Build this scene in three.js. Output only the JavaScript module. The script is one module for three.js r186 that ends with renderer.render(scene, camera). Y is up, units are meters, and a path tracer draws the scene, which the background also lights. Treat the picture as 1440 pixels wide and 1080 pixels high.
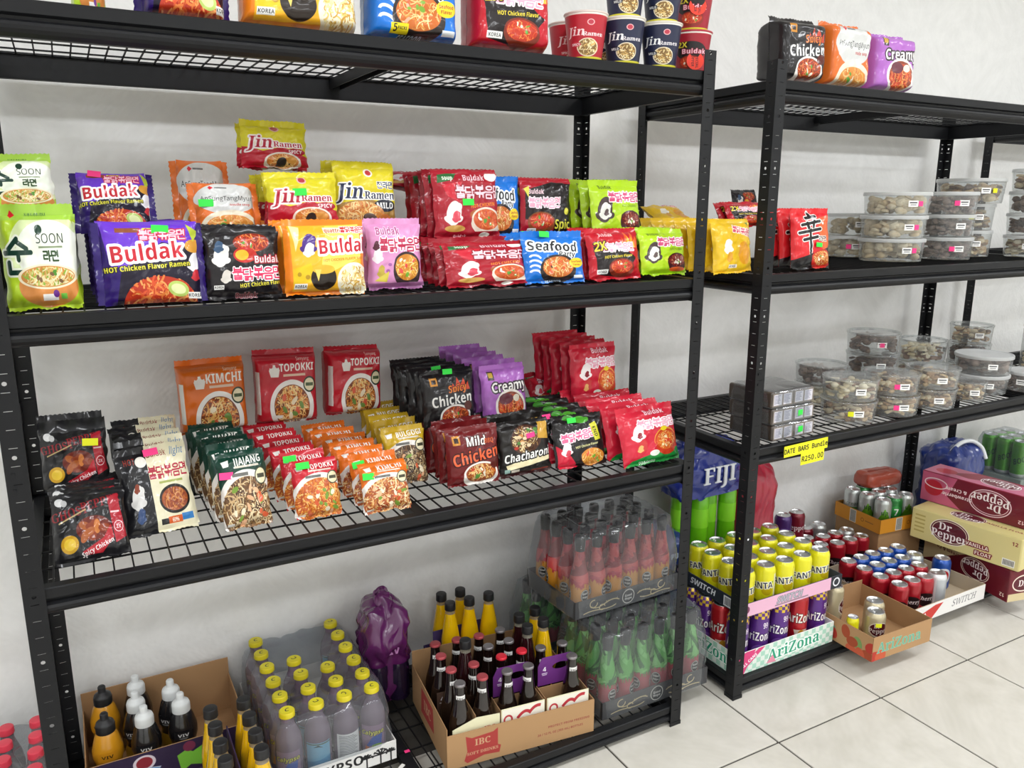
import * as THREE from 'three';
import { RoundedBoxGeometry } from 'three/addons/geometries/RoundedBoxGeometry.js';
import { mergeGeometries } from 'three/addons/utils/BufferGeometryUtils.js';
import { ImprovedNoise } from 'three/addons/math/ImprovedNoise.js';
import { FontLoader } from 'three/addons/loaders/FontLoader.js';
import { TextGeometry } from 'three/addons/geometries/TextGeometry.js';
import { RectAreaLightUniformsLib } from 'three/addons/lights/RectAreaLightUniformsLib.js';

// ---------- camera, light, exposure ----------
const scene = new THREE.Scene();
scene.background = new THREE.Color(0, 0, 0);
const renderer = new THREE.WebGLRenderer({ antialias: true });
renderer.toneMapping = THREE.LinearToneMapping;
renderer.toneMappingExposure = 1.1;
renderer.shadowMap.enabled = true;
RectAreaLightUniformsLib.init();

const FOCAL = 1126.19, YAW = 0.5038, PITCH = -0.2208, ROLL = 0.0025, EYE = new THREE.Vector3(0.1344, 1.5025, 1.5971);
const FWD = new THREE.Vector3(Math.sin(YAW) * Math.cos(PITCH), Math.sin(PITCH), -Math.cos(YAW) * Math.cos(PITCH));
const RT0 = new THREE.Vector3(Math.cos(YAW), 0, Math.sin(YAW)), UP0 = new THREE.Vector3().crossVectors(RT0, FWD);
const RT = RT0.clone().multiplyScalar(Math.cos(ROLL)).addScaledVector(UP0, Math.sin(ROLL)), UP = UP0.clone().multiplyScalar(Math.cos(ROLL)).addScaledVector(RT0, -Math.sin(ROLL));
const camera = new THREE.PerspectiveCamera(2 * Math.atan(540 / FOCAL) * 180 / Math.PI, 1440 / 1080, 0.05, 50);
camera.position.copy(EYE);
camera.quaternion.setFromRotationMatrix(new THREE.Matrix4().makeBasis(RT, UP, FWD.clone().negate()));
scene.add(camera);

const CEIL = 2.95, WALLZ = -0.66, XMIN = -3.0, XMAX = 7.2, ZMAX = 9.2;
// ceiling light panels: [x, z, length along x, length along z]
const PANELS = [[-1.4, 1.3], [0.9, 1.3], [3.2, 1.3], [5.4, 1.3], [-0.8, 3.4], [2.0, 3.4], [4.8, 3.4], [-0.8, 5.8], [2.0, 5.8], [4.8, 5.8], [-0.8, 8.0], [2.0, 8.0], [4.8, 8.0]];
const PANEL_W = 1.2, PANEL_D = 0.3, PANEL_I = 22;
const LIGHT_COLOR = new THREE.Color(0.945, 0.968, 1.0);
for (const [x, z] of PANELS) {
  const l = new THREE.RectAreaLight(LIGHT_COLOR, PANEL_I * (z < 2 ? 1 : 1.04), PANEL_W, PANEL_D);
  l.name = 'ceiling_panel_light'; l.position.set(x, CEIL - 0.03, z); l.rotation.x = -Math.PI / 2; scene.add(l);
}

// ---------- helpers ----------
const dirOf = (px, py) => FWD.clone().addScaledVector(RT, (px - 720) / FOCAL).addScaledVector(UP, (540 - py) / FOCAL);
const onY = (px, py, y) => { const d = dirOf(px, py); return EYE.clone().addScaledVector(d, (y - EYE.y) / d.y); };
const onZ = (px, py, z) => { const d = dirOf(px, py); return EYE.clone().addScaledVector(d, (z - EYE.z) / d.z); };
let seedState = 7;
const rnd = () => { seedState = (seedState + 0x6d2b79f5) | 0; let t = Math.imul(seedState ^ (seedState >>> 15), 1 | seedState); t = (t + Math.imul(t ^ (t >>> 7), 61 | t)) ^ t; return ((t ^ (t >>> 14)) >>> 0) / 4294967296; };
const rr = (a, b) => a + (b - a) * rnd();
const noise = new ImprovedNoise(), N3 = (x, y, z) => noise.noise(x + 31.7, y + 17.3, z + 5.1);
const taken = new Map();
const numbered = (n) => { const k = taken.get(n) ?? 0; taken.set(n, k + 1); return k ? n + '_' + String(k).padStart(3, '0') : n; };
function thing(name, label, category, pos, yaw = 0, group) {
  const o = new THREE.Group(); o.name = numbered(name); o.position.set(pos[0], pos[1], pos[2]); o.rotation.y = yaw;
  o.userData = { label, category }; if (group) o.userData.group = group;
  scene.add(o); return o;
}
function part(parent, name, geo, m, label, kind) {
  const o = new THREE.Mesh(geo, m); o.name = name; if (label) o.userData.label = label; if (kind) o.userData.kind = kind; parent.add(o); return o;
}
function copyOf(src, pos, yaw, label, group) {
  const c = src.clone(); c.name = numbered(src.name.replace(/_\d{3}$/, '')); c.userData = { ...src.userData };
  c.position.set(pos[0], pos[1], pos[2]); c.rotation.y = yaw; if (label) c.userData.label = label; if (group) c.userData.group = group;
  scene.add(c); return c;
}
const box = (w, h, d, x = 0, y = 0, z = 0) => new THREE.BoxGeometry(w, h, d).translate(x, y, z);
const rbox = (w, h, d, r, x = 0, y = 0, z = 0) => new RoundedBoxGeometry(w, h, d, 2, r).translate(x, y, z);
function lathe(pts, seg = 24) { const g = new THREE.LatheGeometry(pts.map(([x, y]) => new THREE.Vector2(x, y)), seg), p = g.attributes.position, uv = g.attributes.uv; let a = 1e9, b = -1e9; for (const [, y] of pts) { a = Math.min(a, y); b = Math.max(b, y); } for (let i = 0; i < p.count; i++) uv.setY(i, (p.getY(i) - a) / (b - a)); return g; }
const mat = (color, roughness = 0.6, extra = {}) => new THREE.MeshPhysicalMaterial({ color, roughness, ...extra });
function tint(geo, r, g, b) { const n = geo.attributes.position.count, c = new Float32Array(n * 3); for (let i = 0; i < n; i++) c.set([r, g, b], i * 3); geo.setAttribute('color', new THREE.BufferAttribute(c, 3)); return geo; }
function merge(list) { const g = mergeGeometries(list.map((x) => x.index ? x.toNonIndexed() : x)); return g; }
const pick = (a) => a[Math.floor(rnd() * a.length)];

// ---------- canvas prints ----------
// Hangul drawn from strokes (each jamo in a unit box)
const JAMO = { 'ㄱ': [[0, .08, 1, .08, .85, 1]], 'ㄴ': [[0, 0, 0, 1, 1, 1]], 'ㄷ': [[1, .05, 0, .05, 0, 1, 1, 1]], 'ㄹ': [[0, 0, 1, 0, 1, .5, 0, .5, 0, 1, 1, 1]], 'ㅁ': [[0, 0, 1, 0, 1, 1, 0, 1, 0, 0]],
  'ㅂ': [[0, 0, 0, 1, 1, 1, 1, 0], [0, .5, 1, .5]], 'ㅅ': [[.5, 0, 0, 1], [.5, .3, 1, 1]], 'ㅈ': [[0, .05, 1, .05], [.5, .05, 0, 1], [.5, .4, 1, 1]], 'ㅇ': [] };
const LEAD = 'ㄱㄲㄴㄷㄸㄹㅁㅂㅃㅅㅆㅇㅈㅉㅊㅋㅌㅍㅎ', TAIL = ['', 'ㄱ', 'ㄱㄱ', 'ㄱㅅ', 'ㄴ', 'ㄴㅈ', 'ㄴㅎ', 'ㄷ', 'ㄹ', 'ㄹㄱ', 'ㄹㅁ', 'ㄹㅂ', 'ㄹㅅ', 'ㄹㅌ', 'ㄹㅍ', 'ㄹㅎ', 'ㅁ', 'ㅂ', 'ㅂㅅ', 'ㅅ', 'ㅅㅅ', 'ㅇ', 'ㅈ'];
const VERT = { 0: [[.4, 0, .4, 1], [.4, .5, 1, .5]], 4: [[.6, 0, .6, 1], [0, .5, .6, .5]], 6: [[.6, 0, .6, 1], [0, .3, .6, .3], [0, .65, .6, .65]], 20: [[.5, 0, .5, 1]] };
const HORI = { 8: [[0, 1, 1, 1], [.5, .1, .5, 1]], 13: [[0, .2, 1, .2], [.5, .2, .5, 1]], 18: [[0, .5, 1, .5]] };
function hangul(g, text, x, y, size, color, o = {}) {
  g.save(); g.translate(x, y); g.rotate(o.rot ?? 0); g.lineJoin = g.lineCap = 'round';
  const step = size * 1.08, x0 = -step * (text.length - 1) / 2 - size / 2;
  const strokes = [];
  const put = (ch, bx, by, bw, bh) => { if (ch === 'ㅇ') { strokes.push(['o', bx + bw / 2, by + bh / 2, bw / 2, bh / 2]); return; } for (const s of JAMO[ch] ?? []) strokes.push(s.map((v, i) => i % 2 ? by + v * bh : bx + v * bw)); };
  [...text].forEach((c, i) => {
    const k = c.charCodeAt(0) - 0xac00, l = LEAD[Math.floor(k / 588)], v = Math.floor((k % 588) / 28), t = TAIL[k % 28], X = x0 + i * step, Y = -size / 2 + (i % 2) * size * (o.jig ?? 0);
    const hgt = t ? .58 : 1;
    if (VERT[v]) { put(l, X, Y + size * .05, size * .5, size * (hgt * .75)); for (const s of VERT[v]) strokes.push(s.map((q, j) => j % 2 ? Y + q * size * hgt : X + size * (.56 + q * .4))); }
    else { put(l, X + size * .15, Y, size * .7, size * (t ? .3 : .5)); for (const s of HORI[v] ?? []) strokes.push(s.map((q, j) => j % 2 ? Y + size * ((t ? .36 : .55) + q * .26) : X + q * size)); }
    [...t].forEach((ch, j) => put(ch, X + size * (.12 + j * .42), Y + size * .7, size * (t.length > 1 ? .32 : .72), size * .3));
  });
  for (const [col, lw] of [[o.s, size * (o.lw ?? .34)], [color, size * (o.w ?? .14)]]) {
    if (!col) continue; g.strokeStyle = col; g.lineWidth = lw;
    for (const s of strokes) { g.beginPath(); if (s[0] === 'o') g.ellipse(s[1], s[2], s[3], s[4], 0, 0, 7); else { g.moveTo(s[0], s[1]); for (let i = 2; i < s.length; i += 2) g.lineTo(s[i], s[i + 1]); } g.stroke(); }
  }
  g.restore();
}
function text(g, str, x, y, size, color, o = {}) {
  g.save(); g.translate(x, y); g.rotate(o.rot ?? 0); g.transform(o.sx ?? 1, 0, -(o.skew ?? 0), 1, 0, 0); g.font = (o.thin ? '' : 'bold ') + size + 'px ' + (o.font ?? 'sans-serif'); g.textAlign = o.al ?? 'center'; g.textBaseline = 'middle'; g.lineJoin = 'round';
  if (o.s) { g.strokeStyle = o.s; g.lineWidth = o.lw ?? size * .28; g.strokeText(str, 0, 0); }
  g.fillStyle = color; g.fillText(str, 0, 0); g.restore();
}
const rect = (g, x, y, w, h, c) => { g.fillStyle = c; g.fillRect(x, y, w, h); };
const oval = (g, x, y, rx, ry, c, rot = 0) => { g.fillStyle = c; g.beginPath(); g.ellipse(x, y, rx, ry, rot, 0, 7); g.fill(); };
const poly = (g, c, ...p) => { g.fillStyle = c; g.beginPath(); g.moveTo(p[0], p[1]); for (let i = 2; i < p.length; i += 2) g.lineTo(p[i], p[i + 1]); g.closePath(); g.fill(); };
const ring = (g, x, y, rx, ry, c, lw) => { g.strokeStyle = c; g.lineWidth = lw; g.beginPath(); g.ellipse(x, y, rx, ry, 0, 0, 7); g.stroke(); };
function noodles(g, x, y, rx, ry, cols, n = 90, lw = 1.1) {
  g.save(); g.beginPath(); g.ellipse(x, y, rx, ry, 0, 0, 7); g.clip();
  for (let i = 0; i < n; i++) { const a = rr(0, 6.3), q = Math.sqrt(rnd()), px = x + Math.cos(a) * q * rx, py = y + Math.sin(a) * q * ry, r = rr(.12, .4) * rx, b = rr(0, 6.3); g.strokeStyle = pick(cols); g.lineWidth = lw * rr(.7, 1.3); g.beginPath(); g.ellipse(px, py, r, r * .6, rr(0, 3), b, b + rr(1.2, 3)); g.stroke(); }
  g.restore();
}
const PASTA = ['#e9b869', '#d98f3f', '#f3d79a', '#c96a2a', '#efc47e'], REDPASTA = ['#d9532a', '#e8803f', '#b9341d', '#f0a25c', '#c9471f'], DARKPASTA = ['#5a3a22', '#84562e', '#b08a52', '#e6d3a2', '#3c2415'];
function bowl(g, x, y, rx, ry, rim, broth, cols = PASTA, bits = ['#5f9a3a', '#f3e9d2', '#c33a22']) {
  oval(g, x, y + ry * .25, rx * 1.02, ry * 1.05, rim); oval(g, x, y, rx, ry, rim); oval(g, x, y, rx * .88, ry * .84, broth); noodles(g, x, y, rx * .84, ry * .8, cols, 70, rx * .035);
  for (let i = 0; i < 7; i++) oval(g, x + rr(-.5, .5) * rx, y + rr(-.5, .5) * ry, rx * rr(.06, .16), ry * rr(.05, .16), pick(bits), rr(0, 3));
}
const tag = (g, x, y, w, h, str, fg = '#222', b = '#f4f4f0') => { rect(g, x - w / 2, y - h / 2, w, h, b); text(g, str, x, y, h * .72, fg); };
function flames(g, x, y, w, h, c) { poly(g, c, x, y, x + w * .1, y - h * .6, x + w * .22, y - h * .25, x + w * .35, y - h, x + w * .5, y - h * .4, x + w * .65, y - h * .9, x + w * .78, y - h * .3, x + w * .9, y - h * .65, x + w, y); }
function canvasTex(w, h, draw) {
  const c = document.createElement('canvas'); c.width = w; c.height = h; const g = c.getContext('2d'); draw(g, w, h);
  const t = new THREE.CanvasTexture(c); t.colorSpace = THREE.SRGBColorSpace; t.anisotropy = 4; return t;
}
// print on a flat rectangle: units are 100 across
const printMat = (w, h, draw, rough = 0.55, extra = {}, px = 384) => new THREE.MeshPhysicalMaterial({ map: canvasTex(px, Math.round(px * h / w), (g, W) => { g.scale(W / 100, W / 100); draw(g, 100 * h / w); }), roughness: rough, ...extra });
function panelGeo(w, h) { return new THREE.PlaneGeometry(w, h); }
// ---------- the room ----------
function noiseTex(size, fn) {
  const d = new Uint8Array(size * size * 4);
  for (let y = 0; y < size; y++) for (let x = 0; x < size; x++) { const c = fn(x / size, y / size); const i = (y * size + x) * 4; d[i] = c[0]; d[i + 1] = c[1]; d[i + 2] = c[2]; d[i + 3] = 255; }
  const t = new THREE.DataTexture(d, size, size); t.wrapS = t.wrapT = THREE.RepeatWrapping; t.magFilter = THREE.LinearFilter; t.needsUpdate = true; return t;
}
const loopN = (u, v, f, s) => { const a = u * 6.28318, b = v * 6.28318; return noise.noise(Math.cos(a) * f + s, Math.sin(a) * f + Math.cos(b) * f, Math.sin(b) * f + s * 2); };
const plasterBump = noiseTex(256, (u, v) => { const n = 128 + 55 * loopN(u, v, 9, 3) + 45 * loopN(u, v, 4, 8) + 20 * loopN(u, v, 18, 2); return [n, n, n]; });
const plasterColor = noiseTex(128, (u, v) => { const n = 238 + 5 * loopN(u, v, 2, 5) + 3 * loopN(u, v, 7, 1); return [n, n, n - 2]; }); plasterColor.colorSpace = THREE.SRGBColorSpace;
const wallMat = new THREE.MeshPhysicalMaterial({ map: plasterColor, bumpMap: plasterBump, bumpScale: 0.002, roughness: 0.62 });
function metreUV(g, s = 1) { // box mapping in metres
  const p = g.attributes.position, n = g.attributes.normal, uv = g.attributes.uv;
  for (let i = 0; i < p.count; i++) { const ax = Math.abs(n.getX(i)), ay = Math.abs(n.getY(i)); if (ax > .5) uv.setXY(i, p.getZ(i) * s, p.getY(i) * s); else if (ay > .5) uv.setXY(i, p.getX(i) * s, p.getZ(i) * s); else uv.setXY(i, p.getX(i) * s, p.getY(i) * s); }
  return g;
}
function struct(name, geo, m) { const o = new THREE.Mesh(geo, m); o.name = name; o.userData.kind = 'structure'; scene.add(o); return o; }
const RW = XMAX - XMIN, RD = ZMAX - WALLZ, RX = (XMAX + XMIN) / 2, RZ = (ZMAX + WALLZ) / 2;
struct('wall_back', metreUV(box(RW + .3, CEIL, .15, RX, CEIL / 2, WALLZ - .075), 1.6), wallMat);
struct('wall_front', metreUV(box(RW + .3, CEIL, .15, RX, CEIL / 2, ZMAX + .075), 1.6), wallMat);
struct('wall_left', metreUV(box(.15, CEIL, RD, XMIN - .075, CEIL / 2, RZ), 1.6), wallMat);
struct('wall_right', metreUV(box(.15, CEIL, RD, XMAX + .075, CEIL / 2, RZ), 1.6), wallMat);
struct('ceiling', metreUV(box(RW + .3, .12, RD + .3, RX, CEIL + .06, RZ), 1), mat('#f2f1ee', .85));
// tiled floor: grout bed with every tile a piece of its own
const floor = new THREE.Group(); floor.name = 'floor'; floor.userData = { kind: 'structure' }; scene.add(floor);
part(floor, 'grout_bed', box(RW, .1, RD, RX, -.0535, RZ), mat('#4a4640', .9));
const tileMaps = [1, 2, 3].map((k) => { const t = noiseTex(256, (u, v) => { const a = loopN(u, v, 1.3, k * 7), b = loopN(u, v, 3.5, k * 5), c = loopN(u, v, 11, k), e = Math.max(0, loopN(u, v, 2.2, k * 11) - .12); const s = 7 * a + 6 * b + 4 * c - 13 * e; return [212 + s, 208 + s, 198 + s * 1.1]; }); t.colorSpace = THREE.SRGBColorSpace; return t; });
const tileMats = tileMaps.map((m) => new THREE.MeshPhysicalMaterial({ map: m, roughness: .32, specularIntensity: .6 }));
const TILE = .4451, GX = 1.7788, GZ = .2021, tileGeo = [0, 1, 2].map((k) => { const g = new RoundedBoxGeometry(TILE - .006, .012, TILE - .006, 1, .0015); g.translate(0, -.006, 0); metreUV(g, .9); const uv = g.attributes.uv; for (let i = 0; i < uv.count; i++) uv.setXY(i, uv.getX(i) + k * .37, uv.getY(i) + k * .21); return g; });
const farTiles = [];
for (let i = -11; i < 13; i++) for (let j = -2; j < 21; j++) {
  const x = GX + (i + .5) * TILE, z = GZ + (j + .5) * TILE;
  if (x - TILE / 2 < XMIN || x + TILE / 2 > XMAX || z - TILE / 2 < WALLZ - .02 || z + TILE / 2 > ZMAX) continue;
  if (j > 3) { farTiles.push(box(TILE - .006, .012, TILE - .006, x, -.006, z)); continue; }
  const t = part(floor, 'floor_tile', tileGeo[(i * 7 + j * 5 + 99) % 3], tileMats[(i * 3 + j * 11 + 90) % 3]); t.position.set(x, 0, z); t.rotation.y = ((i + j * 3 + 60) % 2) * Math.PI;
}
part(floor, 'far_floor_tiles', metreUV(merge(farTiles), .9), tileMats[0], null, 'stuff');
// ceiling panels
{
  const housing = mat('#e9e9e6', .5), glow = new THREE.MeshStandardMaterial({ color: '#ffffff', emissive: LIGHT_COLOR, emissiveIntensity: 2.5, roughness: .6 });
  for (const [x, z] of PANELS) {
    const o = thing('ceiling_light', 'white rectangular ceiling light panel over the aisle', 'ceiling light', [x, CEIL, z], 0, 'ceiling light panels');
    part(o, 'housing', merge([box(PANEL_W + .04, .028, .02, 0, -.014, PANEL_D / 2 + .01), box(PANEL_W + .04, .028, .02, 0, -.014, -PANEL_D / 2 - .01), box(.02, .028, PANEL_D, PANEL_W / 2 + .01, -.014, 0), box(.02, .028, PANEL_D, -PANEL_W / 2 - .01, -.014, 0), box(PANEL_W, .008, PANEL_D, 0, -.004, 0)]), housing);
    part(o, 'diffuser', box(PANEL_W, .006, PANEL_D, 0, -.018, 0), glow);
  }
}

// ---------- shelving racks ----------
const LEVEL = [.064, .8096, 1.3139, 1.824], POSTH = 1.872, PW = .036, RACKD = .5818;
const blackMetal = new THREE.MeshPhysicalMaterial({ color: new THREE.Color(.0075, .008, .0095), roughness: .46, specularIntensity: .55 });
const wireMetal = new THREE.MeshPhysicalMaterial({ color: new THREE.Color(.006, .0063, .0072), roughness: .5, specularIntensity: .5 });
const postGeo = (() => {
  const s = new THREE.Shape([[0, 0], [PW, 0], [PW, POSTH], [0, POSTH]].map(([x, y]) => new THREE.Vector2(x, y)));
  let k = 0;
  for (let y = .05; y < POSTH - .02; y += .0333, k++) {
    const h = new THREE.Path(); h.moveTo(.011, y); h.lineTo(.025, y); h.lineTo(.025, y + .0013); h.lineTo(.011, y + .0013); h.closePath(); s.holes.push(h);
    if (k % 4 === 2) { const c = new THREE.Path(); c.absarc(.018, y + .0165, .0042, 0, 6.2832, true); s.holes.push(c); }
  }
  const a = new THREE.ExtrudeGeometry(s, { depth: .0018, bevelEnabled: false, curveSegments: 4 });
  const b = a.clone();
  a.translate(0, 0, -.0018); b.rotateY(Math.PI / 2).translate(0, 0, -.0006);   // second leg runs to -z
  return merge([a, b]);
})();
const beamShape = () => { const p = [[-.002, 0], [0, -.002], [-.002, -.0215], [-.011, -.025], [-.012, -.030], [-.002, -.035], [.0005, -.040], [-.001, -.046], [-.006, -.0515], [-.016, -.057], [-.030, -.057], [-.030, -.055], [-.018, -.054], [-.016, -.004], [-.024, -.004], [-.024, 0]]; return new THREE.Shape(p.map(([x, y]) => new THREE.Vector2(x, y))); };
const beamGeo = (len) => new THREE.ExtrudeGeometry(beamShape(), { depth: len, bevelEnabled: false }).rotateY(-Math.PI / 2).translate(len / 2, 0, 0); // shape x -> +z, runs along x
function rack(x0, z0, W, label) {
  const R = thing('metal_shelving_rack', label, 'shelving rack', [x0, 0, z0], 0, 'black metal shelving racks along the wall');
  [[0, 0, 0], [W, 0, 1], [W, -RACKD, 2], [0, -RACKD, 3]].forEach(([x, z, k]) => {
    const p = part(R, 'post', postGeo, blackMetal); p.position.set(x, 0, z); p.rotation.y = k * Math.PI / 2;
    part(p, 'splice_bracket', merge([box(.03, .05, .002, .019, 1.02, -.0032), box(.002, .05, .03, .0032, 1.02, -.019), box(.006, .006, .002, .012, 1.035, .0012), box(.006, .006, .002, .012, 1.005, .0012)]), blackMetal);
    part(p, 'foot', merge([box(PW + .003, .012, .004, PW / 2, .006, -.001), box(.004, .012, PW + .003, .001, .006, -PW / 2)]), blackMetal);
  });
  const bl = W - .008, fb = beamGeo(bl), sb = beamGeo(RACKD - .008);
  for (const y of LEVEL) {
    let b = part(R, 'front_beam', fb, blackMetal); b.position.set(W / 2, y, -.004);
    b = part(R, 'back_beam', fb, blackMetal); b.position.set(W / 2, y, -RACKD + .004); b.rotation.y = Math.PI;
    b = part(R, 'side_beam', sb, blackMetal); b.position.set(W - .004, y, -RACKD / 2); b.rotation.y = Math.PI / 2;
    b = part(R, 'side_beam', sb, blackMetal); b.position.set(.004, y, -RACKD / 2); b.rotation.y = -Math.PI / 2;
    part(R, 'deck_support', merge([box(.03, .003, RACKD - .05, W / 2, y - .008, -RACKD / 2), box(.003, .022, RACKD - .05, W / 2 - .0135, y - .02, -RACKD / 2), box(.003, .022, RACKD - .05, W / 2 + .0135, y - .02, -RACKD / 2)]), blackMetal);
    const wires = [], n = Math.round((W - .03) / .0348), m = 6;
    for (let i = 0; i <= n; i++) wires.push(box(.003, .003, RACKD - .03, .015 + (W - .03) * i / n, y - .0028, -RACKD / 2));
    for (let j = 0; j <= m; j++) wires.push(box(W - .03, .0034, .0034, W / 2, y - .0058, -.016 - (RACKD - .032) * j / m));
    part(R, 'wire_deck', merge(wires), wireMetal, 'black welded wire mesh deck', 'stuff');
  }
  return R;
}
rack(0, 0, 1.5869, 'black metal shelving rack loaded mostly with noodle packets');
rack(1.8035, -.0065, 1.6046, 'black metal shelving rack holding round biscuit tubs and canned drinks');
rack(3.6825, -.0065, 1.6, 'black metal shelving rack beyond the one with the biscuit tubs');
const DK = LEVEL.map((y) => y + .0008);
// ---------- printed noodle packets ----------
const DESIGN = {};
// back: colour of the plain back; draw in units 100 across, A = height
function design(key, what, back, aspect, draw) {
  DESIGN[key] = { what, back, aspect, mat: null, draw };
}
function designMat(key) {
  const d = DESIGN[key]; if (d.mat) return d.mat;
  const H = Math.round(448 * d.aspect);
  const t = canvasTex(560, H, (g, W, h) => { g.save(); g.scale(4.48, 4.48); g.beginPath(); g.rect(0, 0, 100, 100 * d.aspect); g.clip(); d.draw(g, 100 * d.aspect); g.restore(); rect(g, 448, 0, 112, h, d.back); for (let i = 0; i < 14; i++) rect(g, 470, h * (.2 + i * .03), 60 * (.6 + .4 * ((i * 37) % 10) / 10), h * .008, '#d8d4cc'); });
  d.mat = new THREE.MeshPhysicalMaterial({ map: t, roughness: .4, specularIntensity: .5, clearcoat: .45, clearcoatRoughness: .1 });
  return d.mat;
}
const splash = (g, x, y, r, c) => { oval(g, x, y, r * .62, r * .9, c, .35); oval(g, x + r * .4, y - r * .42, r * .36, r * .3, c, -.5); oval(g, x - r * .42, y + r * .45, r * .46, r * .26, c, .4); oval(g, x + r * .45, y + r * .4, r * .34, r * .22, c, -.3); };
const BUL = (g, x, y, s, o = {}) => text(g, 'Buldak', x, y, s, o.c ?? '#c21f30', { s: o.s ?? '#ffffff', rot: o.rot ?? 0, lw: s * .24 });
design('soon', 'pale green vegetable noodle packet', '#b3d22c', 1.05, (g, A) => {
  rect(g, 0, 0, 100, A, '#b3d22c'); oval(g, 62, 45, 52, 42, '#dcebb0'); oval(g, 64, 46, 44, 34, '#f1f5e8'); rect(g, 0, 0, 100, 12, '#a6d04a'); text(g, 'NONGSHIM', 50, 6, 5, '#4b7a3a'); poly(g, '#d3242c', 18, 3, 26, 6, 18, 10, 14, 6);
  hangul(g, '순', 22, 48, 34, '#173a2e', { w: .15, s: '#eef4e0', lw: .28 }); oval(g, 52, 22, 5, 5, '#163c2a'); text(g, 'SOON', 66, 31, 14, '#2a3a2c', { thin: 1 }); rect(g, 50, 39, 32, 2, '#8a9a78'); hangul(g, '라면', 66, 49, 10, '#24421d', { w: .2 });
  oval(g, 58, 80, 40, 22, '#d98c46'); oval(g, 58, 70, 40, 13, '#f3e7c8'); oval(g, 58, 70, 36, 11, '#c9873c'); noodles(g, 58, 70, 35, 10, ['#e8d49a', '#f3e6bb', '#d9b266', '#86b23c'], 120, 1.4); for (let i = 0; i < 9; i++) oval(g, rr(40, 76), rr(64, 76), 3, 2, pick(['#4f8f2e', '#e9d9a8', '#7a5a3a']), rr(0, 3)); rect(g, 48, 88, 20, 7, '#f4f2ee'); oval(g, 66, 88, 4, 4, '#6a2b8a'); rect(g, 72, 88, 8, 6, '#6fc04a');
});
design('purple', 'purple noodle packet with lime picture', '#2a1266', .72, (g, A) => {
  rect(g, 0, 0, 100, A, '#2a1266'); poly(g, '#6a35c8', 6, 0, 94, 0, 88, 30, 14, 40); poly(g, '#140c26', 16, A, 96, A, 96, 24, 60, 18, 22, 44); rect(g, 20, 5, 22, 4, '#8a4a2a'); rect(g, 44, 5, 16, 4, '#d8d24a'); hangul(g, '불닭볶음면', 62, 11, 8, '#f6c8d8', { s: '#c01f48', lw: .4 });
  splash(g, 90, 36, 10, '#f2f0f4'); splash(g, 90, 48, 6, '#c8303a'); oval(g, 90, 22, 9, 6, '#d89a3a'); BUL(g, 46, 26, 20, { rot: -.06 }); text(g, 'HOT Chicken Flavor Ramen', 46, 39, 6, '#e6de3c', { rot: -.06, s: '#221', lw: 1.4 }); oval(g, 56, A + 2, 34, 26, '#b8321c'); noodles(g, 56, A, 33, 25, REDPASTA, 160, 1.6); oval(g, 72, 60, 10, 7, '#b9d06a', .3); oval(g, 72, 60, 7, 4.5, '#e6efae', .3); tag(g, 88, A - 6, 14, 6, 'KOREA'); poly(g, '#b8c93a', 84, 2, 96, 10, 90, 18);
});
design('black', 'black noodle packet with noodle dish', '#19161a', .85, (g, A) => {
  rect(g, 0, 0, 100, A, '#19161a'); bowl(g, 62, 20, 28, 13, '#2a2526', '#8a2a18', REDPASTA); oval(g, 52, 34, 16, 9, '#c02a22'); oval(g, 48, 34, 9, 6, '#e8b42a'); splash(g, 20, 34, 15, '#e9e6e2'); splash(g, 18, 24, 8, '#3f5a7a'); splash(g, 24, 58, 9, '#d8d2ca'); BUL(g, 82, 40, 11, { c: '#f0dfe0', s: '#a01d30' }); hangul(g, '불닭볶음면', 68, 55, 13, '#d8285a', { s: '#fbeef2', jig: .1 }); text(g, 'HOT Chicken Flavor', 72, 68, 6.5, '#e8dc3a', { rot: -.05 }); tag(g, 14, 70, 13, 5, 'KOREA'); text(g, 'Buldak', 50, A - 4, 9, '#6a1a22', { s: '#c9a0a4', lw: .8 });
});
design('cheese', 'orange and yellow four cheese noodle packet', '#ee851a', .82, (g, A) => {
  rect(g, 0, 0, 100, A, '#ee851a'); poly(g, '#f4b52a', 6, 4, 94, 3, 95, A - 6, 8, A - 5); poly(g, '#f8dc62', 52, 4, 94, 3, 95, 40, 40, 62); rect(g, 48, 8, 24, 6, '#fbf3d8'); text(g, 'quattro', 60, 11, 6, '#b5302a'); hangul(g, '불닭볶음면', 85, 10, 6, '#c9303a', { s: '#fff', lw: .4 });
  splash(g, 28, 26, 13, '#4a2a82'); splash(g, 28, 32, 9, '#f6f2ee'); BUL(g, 74, 27, 21, { rot: -.05 }); poly(g, '#e8c21a', 8, 52, 30, 46, 34, 66, 8, 68); oval(g, 15, 58, 2.4, 2.4, '#b8901a'); oval(g, 25, 61, 3, 2.6, '#b8901a'); oval(g, 45, 62, 16, 14, '#241a14'); oval(g, 45, 53, 14, 5, '#e8b93a'); poly(g, '#f4d66a', 34, 53, 38, 66, 42, 53); oval(g, 84, 66, 22, 20, '#f6efd8'); noodles(g, 84, 66, 19, 17, ['#f0dfa0', '#e6c46e', '#c99a44', '#fff2c8'], 130, 1.2); tag(g, 17, A - 11, 15, 6, 'KOREA'); poly(g, '#f6e8a8', 8, 6, 20, 8, 12, 34); text(g, 'HOT CHICKEN FLAVOR RAMEN', 74, 42, 4, '#c87a12', { rot: -.05 });
});
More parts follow.
